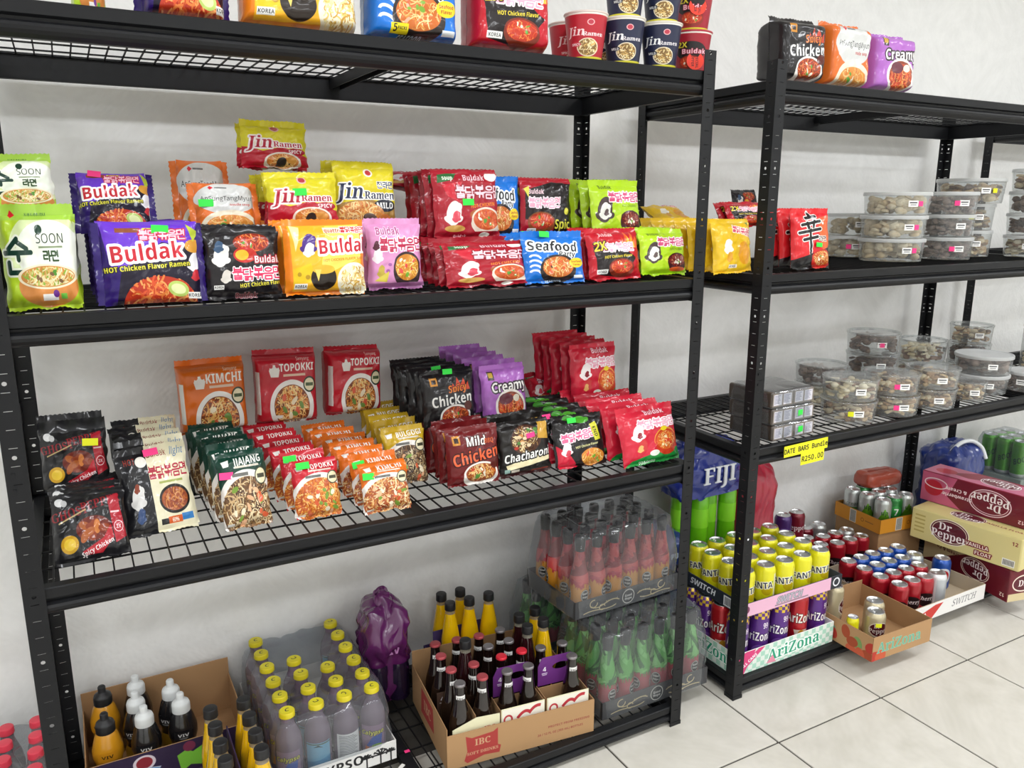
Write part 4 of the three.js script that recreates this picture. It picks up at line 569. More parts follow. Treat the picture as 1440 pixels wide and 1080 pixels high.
{
  const o = thing('cardboard_tray', 'white and red cardboard tray of cherry and blue cans', 'tray', [2.788, S1, -.15]);
  const fr = printMat(.45, .06, (g, A) => { rect(g, 0, 0, 100, A, '#e9e7e4'); poly(g, '#c8322a', 0, A, 0, A - 3, 34, 2, 44, 2, 30, A); poly(g, '#e9e7e4', 8, A, 22, 6, 26, A); text(g, 'SWITCH', 72, A * .5, 8, '#6a6a6e', { skew: .3, font: 'serif', thin: 1 }); }, .55);
  tray(o, .45, .38, [.06, .06, .06, .06], mat('#b9a88e', .8), { front: fr });
  const L1 = [['coke', 2.608, -.033], ['coke', 2.679, -.034], ['coke', 2.745, -.03], ['white', 2.814, -.026], ['coke', 2.602, -.106], ['coke', 2.672, -.104], ['coke', 2.742, -.103], ['coke', 2.812, -.099], ['coke', 2.606, -.178], ['blue', 2.676, -.175], ['blue', 2.746, -.177], ['blue', 2.814, -.17], ['silver', 2.884, -.168], ['coke', 2.609, -.249], ['blue', 2.677, -.247], ['blue', 2.746, -.249], ['blue', 2.815, -.243], ['blue', 2.888, -.243]];
  for (const [k, x, z] of L1) can(k, x, S1 + .004, z, { coke: 'red cherry soda can in the white and red tray', blue: 'blue soda can in the white and red tray', silver: 'silver soda can in the white and red tray', white: 'plain white can at the front of the tray' }[k], k === 'white' ? null : 'cans in the white and red tray', .033, .122, FACE + rr(-.3, .3));
  can('blue', 2.945, S1 + .004, -.095, 'blue can standing alone at the tray end', null, .033, .122, FACE);
  const o2 = thing('cardboard_tray', 'low cardboard tray of red cans near the wall', 'tray', [2.642, S1, -.43]);
  tray(o2, .52, .172, .05, mat('#8a7a68', .8));
  for (const [k, x, z] of [['coke', 2.71, -.384], ['coke', 2.785, -.384], ['coke', 2.852, -.384], ['coke', 2.64, -.405], ['coke', 2.572, -.405], ['coke', 2.712, -.455], ['coke', 2.785, -.455], ['coke', 2.642, -.478], ['pepper', 2.572, -.478], ['pepper', 2.5, -.41], ['pepper', 2.5, -.48], ['silver', 2.853, -.455], ['silver', 2.80, -.553], ['pepper', 2.72, -.553], ['pepper', 2.43, -.43]]) can(k, x, S1 + .004, z, { coke: 'red cherry soda can in the tray near the wall', pepper: 'maroon soda can in the tray near the wall', silver: 'silver can in the tray near the wall' }[k], 'cans in the tray near the wall', .033, .122, FACE + rr(-.3, .3));
}
can('grape', 2.50, S1 + .1275, -.48, 'purple grape soda can standing on a maroon can', null, .033, .122, FACE); can('pepper', 2.572, S1 + .1275, -.478, 'maroon can stacked beside the purple can', null, .033, .122, FACE);
{ // orange tray with green and silver cans
  const op = (w) => printMat(w, .06, (g, A) => { rect(g, 0, 0, 100, A, '#d08a1e'); ring(g, 62, A / 2, 3, 3, '#8a5210', 1); rect(g, 68, A / 2 - 1, 18, 2, '#9a6014'); rect(g, 34, 1, 14, A - 2, '#d9d6cc'); for (let i = 0; i < 8; i++) rect(g, 35.5 + i * 1.5, 2, .8, A - 4, '#333'); }, .6);
  const o = thing('cardboard_tray', 'orange cardboard tray of green and silver cans by the wall', 'tray', [3.03, .205, -.44], -.1);
  tray(o, .25, .24, .06, mat('#a8702a', .8), { front: op(.25), left: op(.24) });
  const st = thing('cardboard_carton', 'closed brown carton under the orange tray', 'carton', [3.035, S1, -.445], -.1); part(st, 'carton_body', rbox(.24, .138, .23, .003, 0, .069, 0), kraft); part(st, 'flap_tape', rbox(.24, .001, .04, .0004, 0, .1384, 0), mat('#c2a070', .4));
  for (const [k, x, z] of [['limeade', 2.957, -.375], ['limeade', 2.958, -.45], ['silver', 2.955, -.52], ['green', 3.026, -.375], ['silver', 3.026, -.45], ['limeade', 3.095, -.374], ['green', 3.023, -.522], ['silver', 3.095, -.447], ['silver', 3.091, -.516]]) can(k, x, .209, z, { limeade: 'silver and lime soda can in the orange tray', silver: 'plain silver can in the orange tray', green: 'dark green soda can in the orange tray' }[k], 'cans in the orange tray', .033, .122, FACE + rr(-.2, .2));
  const r = thing('drink_pack', 'flat rust red wrapped pack lying on cans in orange tray', 'drink pack', [3.10, .335, -.515], -.1); part(r, 'wrap', coverGeo(.2, .105, [[.004, 0], [0, .012], [0, .035], [.006, .05], [.02, .056], [.045, .057]], 5, .003, null, 5), mat('#a8452e', .4, { clearcoat: .4 })); part(r, 'seam', rbox(.12, .002, .008, .0005, 0, .058, 0), mat('#8a3220', .5));
}
// 12-can cartons, long side toward the left end of the rack
function pepperBox(pos, yaw, label, side, end, top, body) {
  const o = thing('can_carton', label, 'carton', pos, yaw);
  part(o, 'carton_body', rbox(.41, .125, .135, .004, 0, .0625, 0), mat(body, .45, { clearcoat: .3 }));
  const f = part(o, 'printed_side', panelGeo(.404, .121), side); f.position.set(0, .0625, .0681);
  const t = part(o, 'printed_top', panelGeo(.404, .13), top); t.rotation.x = -Math.PI / 2; t.position.set(0, .1256, 0);
  const e = part(o, 'printed_end', panelGeo(.13, .121), end); e.rotation.y = Math.PI / 2; e.position.set(.2056, .0625, 0);
}
const pepperLogo = (g, x, y, r, bgc, rim) => { oval(g, x, y, r * 1.5, r, rim); oval(g, x, y, r * 1.42, r * .93, bgc); ring(g, x, y, r * 1.3, r * .82, rim, r * .05); text(g, 'Dr', x - r * .35, y - r * .3, r * .8, '#f6f0ee', { font: 'serif' }); text(g, 'Pepper', x, y + r * .28, r * .85, '#f6f0ee', { font: 'serif', sx: .9 }); };
const flip = (f) => (g, A) => { g.translate(100, A); g.rotate(Math.PI); f(g, A); };
const vanS = (g, A) => { rect(g, 0, 0, 100, A, '#dccf8e'); for (let i = 0; i < 5; i++) rect(g, 3, 5 + i * 4, 10, 1.6, '#b8a860'); pepperLogo(g, 37, 14, 12.5, '#5a1020', '#f3ead2'); text(g, 'VANILLA', 63, 18, 5, '#f6efe0', { s: '#7a1420', lw: 2 }); text(g, 'FLOAT', 69, 24.5, 5, '#f6efe0', { s: '#7a1420', lw: 2 }); text(g, '12', 95, 5, 5, '#7a1420'); rect(g, 86, 21, 11, 7, '#f0eee6'); for (let i = 0; i < 8; i++) rect(g, 87 + i * 1.2, 22, .6, 5, '#222'); };
const strS = (g, A) => { rect(g, 0, 0, 100, A, '#6e1428'); poly(g, '#c45a7c', 100, 0, 100, A, 66, A, 74, 10, 60, 0); pepperLogo(g, 34, 15, 13, '#6e1428', '#f0d4da'); text(g, 'Strawberries', 66, 12, 5, '#f4e4e6'); text(g, '& Cream', 66, 18, 5, '#f4e4e6'); oval(g, 88, 15, 9, 8, '#c01f34'); ring(g, 86, 20, 11, 5, '#f0dce0', 1); text(g, '12', 5, 5, 5, '#f0d4da'); };
const creS = (g, A) => { rect(g, 0, 0, 100, A, '#6a1222'); poly(g, '#d8c69a', 100, 0, 40, A, 100, A); pepperLogo(g, 37, 15, 11, '#5a1020', '#f0e2d2'); text(g, 'Cream & Co', 70, 20, 5, '#5a1020'); text(g, '12', 5, 5, 5, '#f0e2d2'); };
const mk = (f, w = .404, h = .121) => printMat(w, h, f, .4, { clearcoat: .3 }, 512);
const DPY = -Math.PI / 2 + .0;
pepperBox([3.165, S1, -.085], DPY - .22, 'maroon and cream can carton at the bottom of the stack', mk(flip(creS)), printMat(.13, .121, (g, A) => { rect(g, 0, 0, 100, A, '#d8c69a'); rect(g, 0, 0, 100, 70, '#6a1222'); oval(g, 50, 40, 40, 26, '#f0e2d2'); oval(g, 50, 40, 36, 22, '#5a1020'); text(g, 'DP', 50, 40, 26, '#f4ece6', { font: 'serif' }); }, .4), mk((g, A) => { rect(g, 0, 0, 100, A, '#6a1222'); pepperLogo(g, 50, 16, 11, '#5a1020', '#f0e2d2'); }, .404, .13), '#6a1222');
pepperBox([3.113, S1 + .126, -.093], DPY + .11, 'pale yellow vanilla can carton in the middle of the stack', mk(vanS), printMat(.13, .121, (g, A) => { rect(g, 0, 0, 100, A, '#dccf8e'); rect(g, 20, 30, 60, 20, '#7a1420'); }, .4), mk((g, A) => { rect(g, 0, 0, 100, A, '#d6c987'); pepperLogo(g, 45, 16, 11, '#5a1020', '#f3ead2'); text(g, 'VANILLA FLOAT', 78, 16, 5, '#7a1420'); }, .404, .13), '#dccf8e');
pepperBox([3.218, S1 + .2525, -.137], DPY + .107, 'pink and maroon strawberry can carton on top of the stack', mk(flip(strS)), printMat(.13, .121, (g, A) => { rect(g, 0, 0, 100, A, '#6e1428'); oval(g, 50, 40, 40, 26, '#f0d4da'); oval(g, 50, 40, 36, 22, '#6e1428'); }, .4), mk(flip((g, A) => { rect(g, 0, 0, 100, A, '#c96a88'); poly(g, '#8a1c34', 10, A, 60, 8, 80, 12, 60, A); pepperLogo(g, 34, 17, 12, '#6e1428', '#f6e8ec'); oval(g, 84, 14, 10, 8, '#b8283e'); }), .404, .13), '#8a1c34');
{
  const b = thing('water_pack', 'dark blue wrapped water pack with white carry handle', 'water pack', [3.545, .001, -.47]);
  part(b, 'wrap', coverGeo(.24, .2, [[.002, 0], [0, .1], [-.003, .22], [.003, .3], [-.003, .36], [.002, .42], [.03, .455], [.08, .46]], 15, .014, null, 4), mat('#1d3480', .3, { clearcoat: .7 }));
  const c = new THREE.CatmullRomCurve3([[-.08, .44, .04], [-.04, .475, .05], [.03, .48, .06], [.075, .45, .08], [.085, .40, .1]].map((a) => new THREE.Vector3(...a)));
  part(b, 'carry_handle', new THREE.TubeGeometry(c, 24, .009, 6).scale(1, 1, 1), mat('#e9ecee', .5), 'white carry handle');
  const e = thing('can_pack', 'film wrapped pack of green cans standing by the wall', 'can pack', [3.93, S1, -.42]);
  const ec = thing('cardboard_carton', 'grey carton under the film wrapped green cans', 'carton', [3.93, S1, -.42]); part(ec, 'carton_body', rbox(.23, .09, .23, .003, 0, .045, 0), mat('#8a8f8c', .7)); part(ec, 'flap_tape', rbox(.23, .001, .04, .0004, 0, .0904, 0), mat('#a8aca8', .4)); e.position.y = S1 + .092;
  for (let i = 0; i < 3; i++) for (let j = 0; j < 3; j++) { const k = part(e, 'can', cang(.033, .168).b, CAN.energy); k.position.set(-.07 + i * .07, .13, -.07 + j * .07); k.rotation.y = FACE + i; part(k, 'lid', cang(.033, .168).l, alu); }
  part(e, 'tray', rbox(.23, .13, .23, .003, 0, .065, 0), mat('#8f9a94', .6)); part(e, 'film', coverGeo(.23, .23, [[0, .1], [0, .2], [0, .27], [.012, .305], [.05, .308]], 22, .003), clearFilm, 'clear shrink film');
}
// ---------- bottles on the bottom shelf of the first rack ----------
const blackCap = mat('#1b1b1d', .45), yellowCap = mat('#d8c81e', .4, { clearcoat: .4 }), redCap = mat('#b04a50', .35, { metalness: .3 }), brightCap = mat('#d8283a', .35, { metalness: .2 }), clearCap = mat('#8f8a8c', .3, { metalness: .7 });
const arcLabel = (r, y0, y1, m, span = 1.9, turn = 0) => { const g = new THREE.CylinderGeometry(r, r, y1 - y0, 12, 1, true, turn - span / 2, span); g.translate(0, (y0 + y1) / 2, 0); return g; };
const AIM = -.35; // cylinder angle that looks at the aisle
const capTop = (r, h, y) => lathe([[0, y + h], [r * .88, y + h], [r, y + h - .0025], [r * 1.03, y + .001], [r * 1.0, y], [r * .8, y]], 20);
// ---- calypso
const calGlass = new THREE.MeshPhysicalMaterial({ color: '#a893a6', roughness: .1, transmission: .55, thickness: 0, ior: 1.4, clearcoat: .4 });
const calLabel = printMat(.065, .09, (g, A) => { rect(g, 0, 0, 100, A, '#8a6f86'); text(g, 'Calypso', 50, 34, 26, '#d9d23a', { s: '#2a2a22', lw: 5, skew: .15 }); poly(g, '#3a5aa8', 20, 100, 50, 52, 90, 46, 84, 90); poly(g, '#d8783a', 10, A, 20, 96, 34, 104, 30, A); oval(g, 66, 100, 22, 12, '#7aa83a'); rect(g, 30, 116, 60, 8, '#c8b83a'); }, .45, {}, 192);
const calLabel2 = printMat(.065, .09, (g, A) => { rect(g, 0, 0, 100, A, '#6fa8c4'); poly(g, '#2a3a2a', 30, 20, 50, 10, 70, 24, 52, 18); poly(g, '#4a8ab0', 0, 90, 100, 70, 100, A, 0, A); rect(g, 0, 4, 100, 5, '#4a5a3a'); }, .45, {}, 128);
const calLabel3 = printMat(.065, .09, (g, A) => { rect(g, 0, 0, 100, A, '#dcdcda'); for (let i = 0; i < 16; i++) rect(g, 10, 10 + i * 7.5, 60 + (i * 31) % 22, 2.6, '#55565a'); }, .5, {}, 128);
const calCapMat = printMat(.037, .037, (g) => { rect(g, 0, 0, 100, 100, '#dcd024'); text(g, 'C', 50, 52, 56, '#3a3a20', { skew: .2 }); }, .4, {}, 96);
const calG = { b: lathe([[0, .001], [.030, 0], [.034, .005], [.0345, .11], [.031, .135], [.019, .163], [.0168, .17], [.0168, .188]], 20), c: capTop(.0195, .015, .187), e: new THREE.CircleGeometry(.0165, 20).rotateX(-Math.PI / 2).translate(0, .2026, 0) };
function calypso(parent, x, z, k) { const b = part(parent, 'bottle', calG.b, calGlass); b.position.set(x, .004, z); b.rotation.y = k * 2.1; part(b, 'cap', calG.c, yellowCap); part(b, 'cap_print', calG.e, calCapMat); const l = part(b, 'label', arcLabel(.0349, .02, .105, null, 1.9, 0), [calLabel, calLabel2, calLabel3][k % 3]); l.rotation.y = -b.rotation.y + AIM + [0, .1, .3][k % 3]; }
{
  const o = thing('bottle_pack', 'film wrapped tray of pale lilac bottles with yellow caps', 'bottle pack', [.609, S1, -.412]);
  const f = printMat(.31, .06, (g, A) => { rect(g, 0, 0, 100, A, '#ecebe8'); text(g, 'CALYPSO', 44, A * .5, 13, '#1c1c1e', { rot: -.03 }); for (const [x, s] of [[74, 5], [86, 7], [95, 4]]) { rect(g, x - .5, A * .5, 1.2, A * .5, '#1c1c1e'); for (let a = 0; a < 6; a++) { g.strokeStyle = '#1c1c1e'; g.lineWidth = 1.4; g.beginPath(); g.ellipse(x, A * .62, s, s * 1.1, 0, 3.3 + a * .45, 3.6 + a * .45); g.stroke(); g.beginPath(); g.moveTo(x, A * .5); g.lineTo(x + Math.cos(3.2 + a * .6) * s, A * .5 + Math.sin(3.2 + a * .6) * s * .9); g.stroke(); } } }, .55);
  tray(o, .315, .465, .055, whiteCard, { front: f });
  let k = 0; const gone = { '1_4': 1, '1_5': 1, '2_3': 1, '2_4': 1, '2_5': 1 };
  for (let j = 0; j < 6; j++) for (let i = 0; i < 4; i++) { if (gone[i + '_' + j]) continue; calypso(o, -.1103 + i * .0735, .188 - j * .0748, i === 1 && j === 0 ? 1 : i === 2 && j === 0 ? 2 : i === 0 ? 0 : k++); }
  part(o, 'film', coverGeo(.318, .468, [[-.001, .05], [0, .10], [.004, .15], [.012, .178], [.03, .188], [.07, .17], [.12, .165]], 41, .007), clearFilm, 'torn clear shrink film');
}
// ---- wide carton with dark and white-capped squeeze bottles
const vivLabel = printMat(.06, .05, (g, A) => { rect(g, 0, 0, 100, A, '#17171a'); text(g, 'VIV', 50, A * .45, 40, '#eeeeec', { sx: .9 }); rect(g, 28, A * .75, 44, 4, '#b8b8b6'); rect(g, 34, A * .85, 32, 3, '#b8b8b6'); }, .4, {}, 128);
const vivLabelO = printMat(.06, .05, (g, A) => { rect(g, 0, 0, 100, A, '#d2901c'); text(g, 'VIV', 50, A * .45, 40, '#1c1814', { sx: .9 }); }, .4, {}, 128);
const vivG = lathe([[0, .001], [.03, 0], [.034, .006], [.0345, .04], [.030, .06], [.031, .07], [.036, .088], [.0355, .108], [.027, .14], [.0205, .152]], 20);
const sportCap = lathe([[.0205, .15], [.0225, .151], [.0225, .170], [.02, .177], [.011, .182], [.0095, .186], [.0095, .198], [.0075, .201], [0, .201]], 20);
function viv(x, z, orange, label) {
  const o = thing('squeeze_bottle', label, 'bottle', [x, S1 + .004, z], 0, orange ? 'amber squeeze bottles in the purple carton' : 'dark squeeze bottles in the purple carton');
  part(o, 'bottle', vivG, orange ? mat('#cf901a', .3, { clearcoat: .5 }) : mat('#1b1a1c', .25, { clearcoat: .6 })); part(o, 'sports_cap', sportCap, orange ? blackCap : mat('#d9dcdc', .4));
  if (!orange) part(o, 'base_liquid', lathe([[.0348, .004], [.0349, .042], [.0308, .058]], 20), mat('#b08a2a', .3)); const l = part(o, 'label', arcLabel(.0368, .086, .110, null, 1.3), orange ? vivLabelO : vivLabel); l.rotation.y = AIM + rr(-.3, .3);
}
{
  const o = thing('cardboard_carton', 'open carton with dark purple printed front by the left post', 'carton', [.234, S1, -.485]);
  const fr = printMat(.37, .12, (g, A) => { rect(g, 0, 0, 100, A, '#2a1a3c'); oval(g, 34, 8, 7, 6, '#d8ccd4'); oval(g, 34, 8, 5, 4.5, '#8a1f2e'); poly(g, '#7ac03a', 54, 10, 60, 7, 64, 10, 76, 4, 74, 12, 80, 16, 74, 24, 62, 20, 56, 24); oval(g, 62, 5, 4, 4, '#7a2a4a'); poly(g, '#b8c4d8', 10, 24, 24, 10, 44, 14, 30, A); oval(g, 34, 20, 12, 7, '#2a7ac0'); }, .6);
  tray(o, .375, .262, [.115, .115, .165, .115], kraft, { front: fr });
}
viv(.098, -.56, true, 'amber squeeze bottle with black cap in the purple carton'); viv(.098, -.43, true, 'amber squeeze bottle with black cap in the purple carton');
for (const [x, z] of [[.178, -.57], [.172, -.49], [.186, -.415], [.258, -.505], [.274, -.43]]) viv(x, z, false, 'dark squeeze bottle with white cap in the purple carton');
// ---- tall yellow juice bottles
const yGlass = mat('#e6b60c', .12, { clearcoat: .8, clearcoatRoughness: .05 }), neckGlass = new THREE.MeshPhysicalMaterial({ color: '#efe8d0', roughness: .05, transmission: .8, thickness: 0 });
const dGlass = mat('#2a0c10', .1, { clearcoat: .8, clearcoatRoughness: .05 });
const tallG = lathe([[0, .001], [.026, 0], [.029, .005], [.029, .13], [.025, .155], [.0165, .205], [.0155, .215]], 18), tallN = lathe([[.0155, .215], [.0142, .219], [.0142, .228]], 18), tallC = capTop(.0165, .024, .226);
function tall(x, z, kind, label, group, y = S1 + .004) { const o = thing('juice_bottle', label, 'bottle', [x, y, z], 0, group); part(o, 'bottle', tallG, kind ? dGlass : yGlass); part(o, 'neck', tallN, neckGlass); part(o, 'cap', tallC, blackCap); }
{
  const o = thing('bottle_carrier', 'low purple carrier of yellow bottles in front of purple carton', 'carrier', [.363, S1, -.145], 0);
  tray(o, .16, .30, .07, mat('#3a2a58', .7)); part(o, 'handle_panel', rbox(.003, .17, .28, .001, 0, .085, 0), mat('#3a2a58', .7));
  for (const [x, z] of [[.325, -.25], [.402, -.25], [.325, -.18], [.402, -.18], [.325, -.11], [.402, -.11], [.325, -.045], [.402, -.045]]) tall(x, z, 0, 'yellow juice bottle with black cap in the purple carrier', 'yellow bottles in the purple carrier');
}
// ---- red-capped pack left of the rack, on the floor
{
  const o = thing('bottle_pack', 'film wrapped pack of red capped bottles left of the rack', 'bottle pack', [-.115, .001, -.42]);
  const g1 = new THREE.MeshPhysicalMaterial({ color: '#8f8d92', roughness: .1, transmission: .5, thickness: 0 }), cp = mat('#dc3f52', .4), bg = lathe([[0, .001], [.028, 0], [.031, .006], [.031, .15], [.026, .18], [.0145, .215], [.0138, .232]], 18), cg = capTop(.0165, .018, .23);
  for (let i = 0; i < 3; i++) for (let j = 0; j < 4; j++) { const b = part(o, 'bottle', bg, g1); b.position.set(-.065 + i * .065, 0, .1 - j * .066); part(b, 'cap', cg, cp); part(b, 'label', lathe([[.0315, .05], [.0315, .12]], 18), mat('#7a1f2c', .5)); }
  part(o, 'film', coverGeo(.20, .27, [[0, .001], [0, .08], [0, .17], [.012, .22], [.03, .236], [.06, .225]], 51, .006), clearFilm, 'clear shrink film');
}
// ---- purple wrapped pack
{
  const o = thing('bottle_pack', 'purple plastic wrapped upright bottle pack with twisted top', 'bottle pack', [.846, S1, -.485], -.1);
  const pm = new THREE.MeshPhysicalMaterial({ color: '#5c1f58', roughness: .22, clearcoat: .7, clearcoatRoughness: .12 });
  part(o, 'wrap', coverGeo(.14, .14, [[.012, 0], [.008, .05], [.004, .12], [0, .18], [.002, .23], [.012, .265], [.03, .285], [.048, .298], [.054, .312], [.046, .328], [.05, .334]], 61, .02, null, 4), pm, 'shiny purple plastic film');
  for (const [x, z] of [[-.03, .03], [.03, .03]]) { const b = part(o, 'bottle', lathe([[0, 0], [.03, .001], [.034, .006], [.034, .10], [.03, .12]], 18), mat('#221430', .25, { clearcoat: .5 })); b.position.set(x, 0, z + .012); }
  const l = part(o, 'lettering', letters('VIV', .024, sansFont), mat('#c88ac2', .4)); l.position.set(.005, .155, .066);
}
// ---- root beer carton: dark bottles, yellow bottles, carriers
{
  const FR = printMat(.42, .10, (g, A) => { rect(g, 0, 0, 100, A, '#b08a60'); poly(g, '#a83a36', 12, 3, 16, 5, 30, 4, 33, 2, 33, 14, 35, 15, 34, 20, 24, 19, 13, 22, 11, 20, 13, 14); text(g, 'IBC', 23, 8.5, 6, '#c9a27c', { font: 'serif' }); text(g, 'SOFT DRINKS', 23, 15.5, 3, '#c9a27c', { font: 'serif' }); text(g, 'PROTECT FROM FREEZING', 82, 12, 2.4, '#8a3a34'); text(g, '24 / 12 FL OZ (355 mL) BOTTLES', 76, 16.5, 2.2, '#8a3a34'); }, .8);
  const LF = printMat(.33, .11, (g, A) => { rect(g, 0, 0, 100, A, '#b08a60'); poly(g, '#a83a36', 30, 4, 64, 4, 66, 24, 28, 26); text(g, 'IBC', 47, 15, 12, '#c9a27c', { font: 'serif' }); }, .8);
  const C = new THREE.Vector3(1.094, S1, -.206), yaw = -.11, o = thing('cardboard_carton', 'open brown carton of dark soda bottles and yellow bottles', 'carton', [C.x, C.y, C.z], yaw);
  tray(o, .43, .325, [.10, .10, .165, .12], kraft, { front: FR, left: LF });
  const loc = (x, z) => { const dx = x - C.x, dz = z - C.z, c = Math.cos(yaw), s = Math.sin(yaw); return [dx * c - dz * s, dx * s + dz * c]; }, wld = (u, v) => { const c = Math.cos(yaw), s = Math.sin(yaw); return [C.x + u * c + v * s, C.z - u * s + v * c]; };
  const ibcNeck = printMat(.03, .03, (g) => { rect(g, 0, 0, 100, 100, '#e9e8e6'); text(g, 'IBC', 50, 52, 44, '#26201e', { font: 'serif' }); }, .5, {}, 64);
  const ibcG = lathe([[0, .001], [.027, 0], [.030, .005], [.030, .095], [.027, .115], [.0175, .15], [.0138, .185], [.0135, .205], [.0145, .207]], 18), ibcC = capTop(.0152, .008, .206), dark = mat('#160c0a', .1, { clearcoat: .9, clearcoatRoughness: .04 });
  const ibc = (x, z, m, label) => { const b = thing('glass_bottle', label, 'bottle', [x, S1 + .004, z], 0, 'dark soda bottles in the brown carton'); part(b, 'bottle', ibcG, dark); part(b, 'crown_cap', ibcC, m); const l = part(b, 'neck_label', arcLabel(.0151, .166, .183, null, 1.8), ibcNeck); l.rotation.y = AIM + rr(-.6, .6); };
  for (const [x, z] of [[.941, -.316], [1.005, -.307], [1.07, -.296], [.930, -.251], [.927, -.177], [.992, -.171], [.986, -.107]]) ibc(x, z, redCap, 'dark glass soda bottle with dull red cap');
  for (const [x, z] of [[1.076, -.168], [1.14, -.168]]) ibc(x, z, brightCap, 'dark glass soda bottle with bright red cap');
  for (const [x, z] of [[.920, -.107], [1.056, -.098], [1.119, -.093], [1.25, -.078], [1.262, -.147], [1.195, -.155], [1.068, -.232], [1.134, -.232], [1.14, -.296]]) ibc(x, z, clearCap, 'dark glass soda bottle with bare metal cap');
  for (const [x, z] of [[1.262, -.302], [1.25, -.233]]) tall(x, z, 0, 'yellow juice bottle among dark soda bottles', 'yellow bottles in the brown carton');
  const back = thing('bottle_carrier', 'low dark carrier of yellow bottles behind the brown carton', 'carrier', [1.115, S1, -.485], 0); tray(back, .23, .135, .07, mat('#3a2a58', .7)); part(back, 'handle_panel', rbox(.22, .15, .002, .0008, 0, .075, 0), mat('#3a2a58', .7));
  for (const [x, z] of [[1.05, -.452], [1.115, -.452], [1.05, -.518], [1.115, -.518]]) tall(x, z, 0, 'yellow juice bottle standing behind the brown carton', 'yellow bottles behind the brown carton', S1 + .004);
  tall(1.182, -.452, 0, 'yellow juice bottle at the right of the rear row', null, S1 + .004);
  for (const [x, z] of [[.998, -.236], [1.19, -.222], [1.20, -.288]]) tall(x, z, 1, 'dark red juice bottle with black cap in the brown carton', 'dark red bottles in the brown carton');
  // carriers
  const purple = mat('#6a2a7c', .55), cream = mat('#e4e0bc', .7), hp = (m) => { const s = new THREE.Shape([[-.058, 0], [.058, 0], [.058, .06], [.045, .085], [-.045, .085], [-.058, .06]].map(([x, y]) => new THREE.Vector2(x, y))); const k = new THREE.Path(); k.absellipse(.012, .052, .026, .011, 0, 6.2832, true); s.holes.push(k); return new THREE.ExtrudeGeometry(s, { depth: .002, bevelEnabled: false, curveSegments: 10 }); };
  const hpG = hp(), four = printMat(.026, .04, (g, A) => { rect(g, 0, 0, 100, A, '#6a2a7c'); text(g, '4', 50, 58, 78, '#f2ecf4'); rect(g, 14, 104, 72, 12, '#d8c8e0'); rect(g, 20, 124, 60, 10, '#d8c8e0'); }, .55, {}, 64);
  const sleeveR = printMat(.13, .05, (g, A) => { rect(g, 0, 0, 100, A, '#ece8da'); ring(g, 14, 24, 9, 9, '#b8303a', 4); g.strokeStyle = '#b8303a'; g.lineWidth = 7; g.beginPath(); g.moveTo(36, 26); g.quadraticCurveTo(54, 6, 66, 18); g.quadraticCurveTo(78, 4, 92, 8); g.stroke(); }, .6, {}, 192);
  for (const [u, lab] of [[.0055, 'purple handled four bottle carrier in the middle of the carton'], [.1395, 'purple handled four bottle carrier at the carton end']]) {
    const [x, z] = wld(u, .076), c = thing('bottle_carrier', lab, 'carrier', [x, S1 + .004, z], yaw, 'purple handled carriers in the brown carton');
    part(c, 'handle_panel', hpG, purple).position.set(0, .115, -.002); part(c, 'lower_panel', rbox(.116, .11, .002, .0008, 0, .055, -.001), kraft); const n = part(c, 'number_print', panelGeo(.024, .037), four); n.position.set(-.038, .16, .0008);
    part(c, 'sleeve_front', rbox(.127, .125, .002, .0008, 0, .0625, .073), cream); const p = part(c, 'sleeve_print', panelGeo(.122, .05), sleeveR); p.position.set(0, .098, .0745); for (const s of [-1, 1]) part(c, 'sleeve_side', rbox(.002, .12, .07, .0008, s * .0635, .06, .037), kraft);
  }
  const [x, z] = wld(-.1285, .076), c = thing('bottle_carrier', 'cream fronted bottle carrier at the left of the brown carton', 'carrier', [x, S1 + .004, z], yaw);
  const sh = new THREE.Shape([[-.066, 0], [.066, 0], [.066, .118], [.0, .122], [-.066, .10]].map(([a, b]) => new THREE.Vector2(a, b))); part(c, 'sleeve_front', new THREE.ExtrudeGeometry(sh, { depth: .002, bevelEnabled: false }).translate(0, 0, .073), cream); const p = part(c, 'sleeve_print', panelGeo(.07, .03), printMat(.07, .03, (g, A) => { rect(g, 0, 0, 100, A, '#e4e0bc'); text(g, 'IBC', 60, 26, 26, '#b8403a', { font: 'serif' }); }, .6, {}, 96)); p.position.set(.03, .088, .0756);
  part(c, 'handle_panel', rbox(.13, .125, .002, .0008, 0, .0625, -.0635), mat('#4a3428', .7)); part(c, 'divider', rbox(.002, .125, .13, .0008, 0, .0625, .004), kraft);
  const n2 = part(c, 'number_print', panelGeo(.022, .034), printMat(.022, .034, (g, A) => { rect(g, 0, 0, 100, A, '#4a3428'); text(g, '4', 50, 58, 78, '#f2ecf4'); rect(g, 14, 104, 72, 12, '#d8d0c8'); }, .6, {}, 64)); n2.position.set(-.05, .10, -.0622);
}
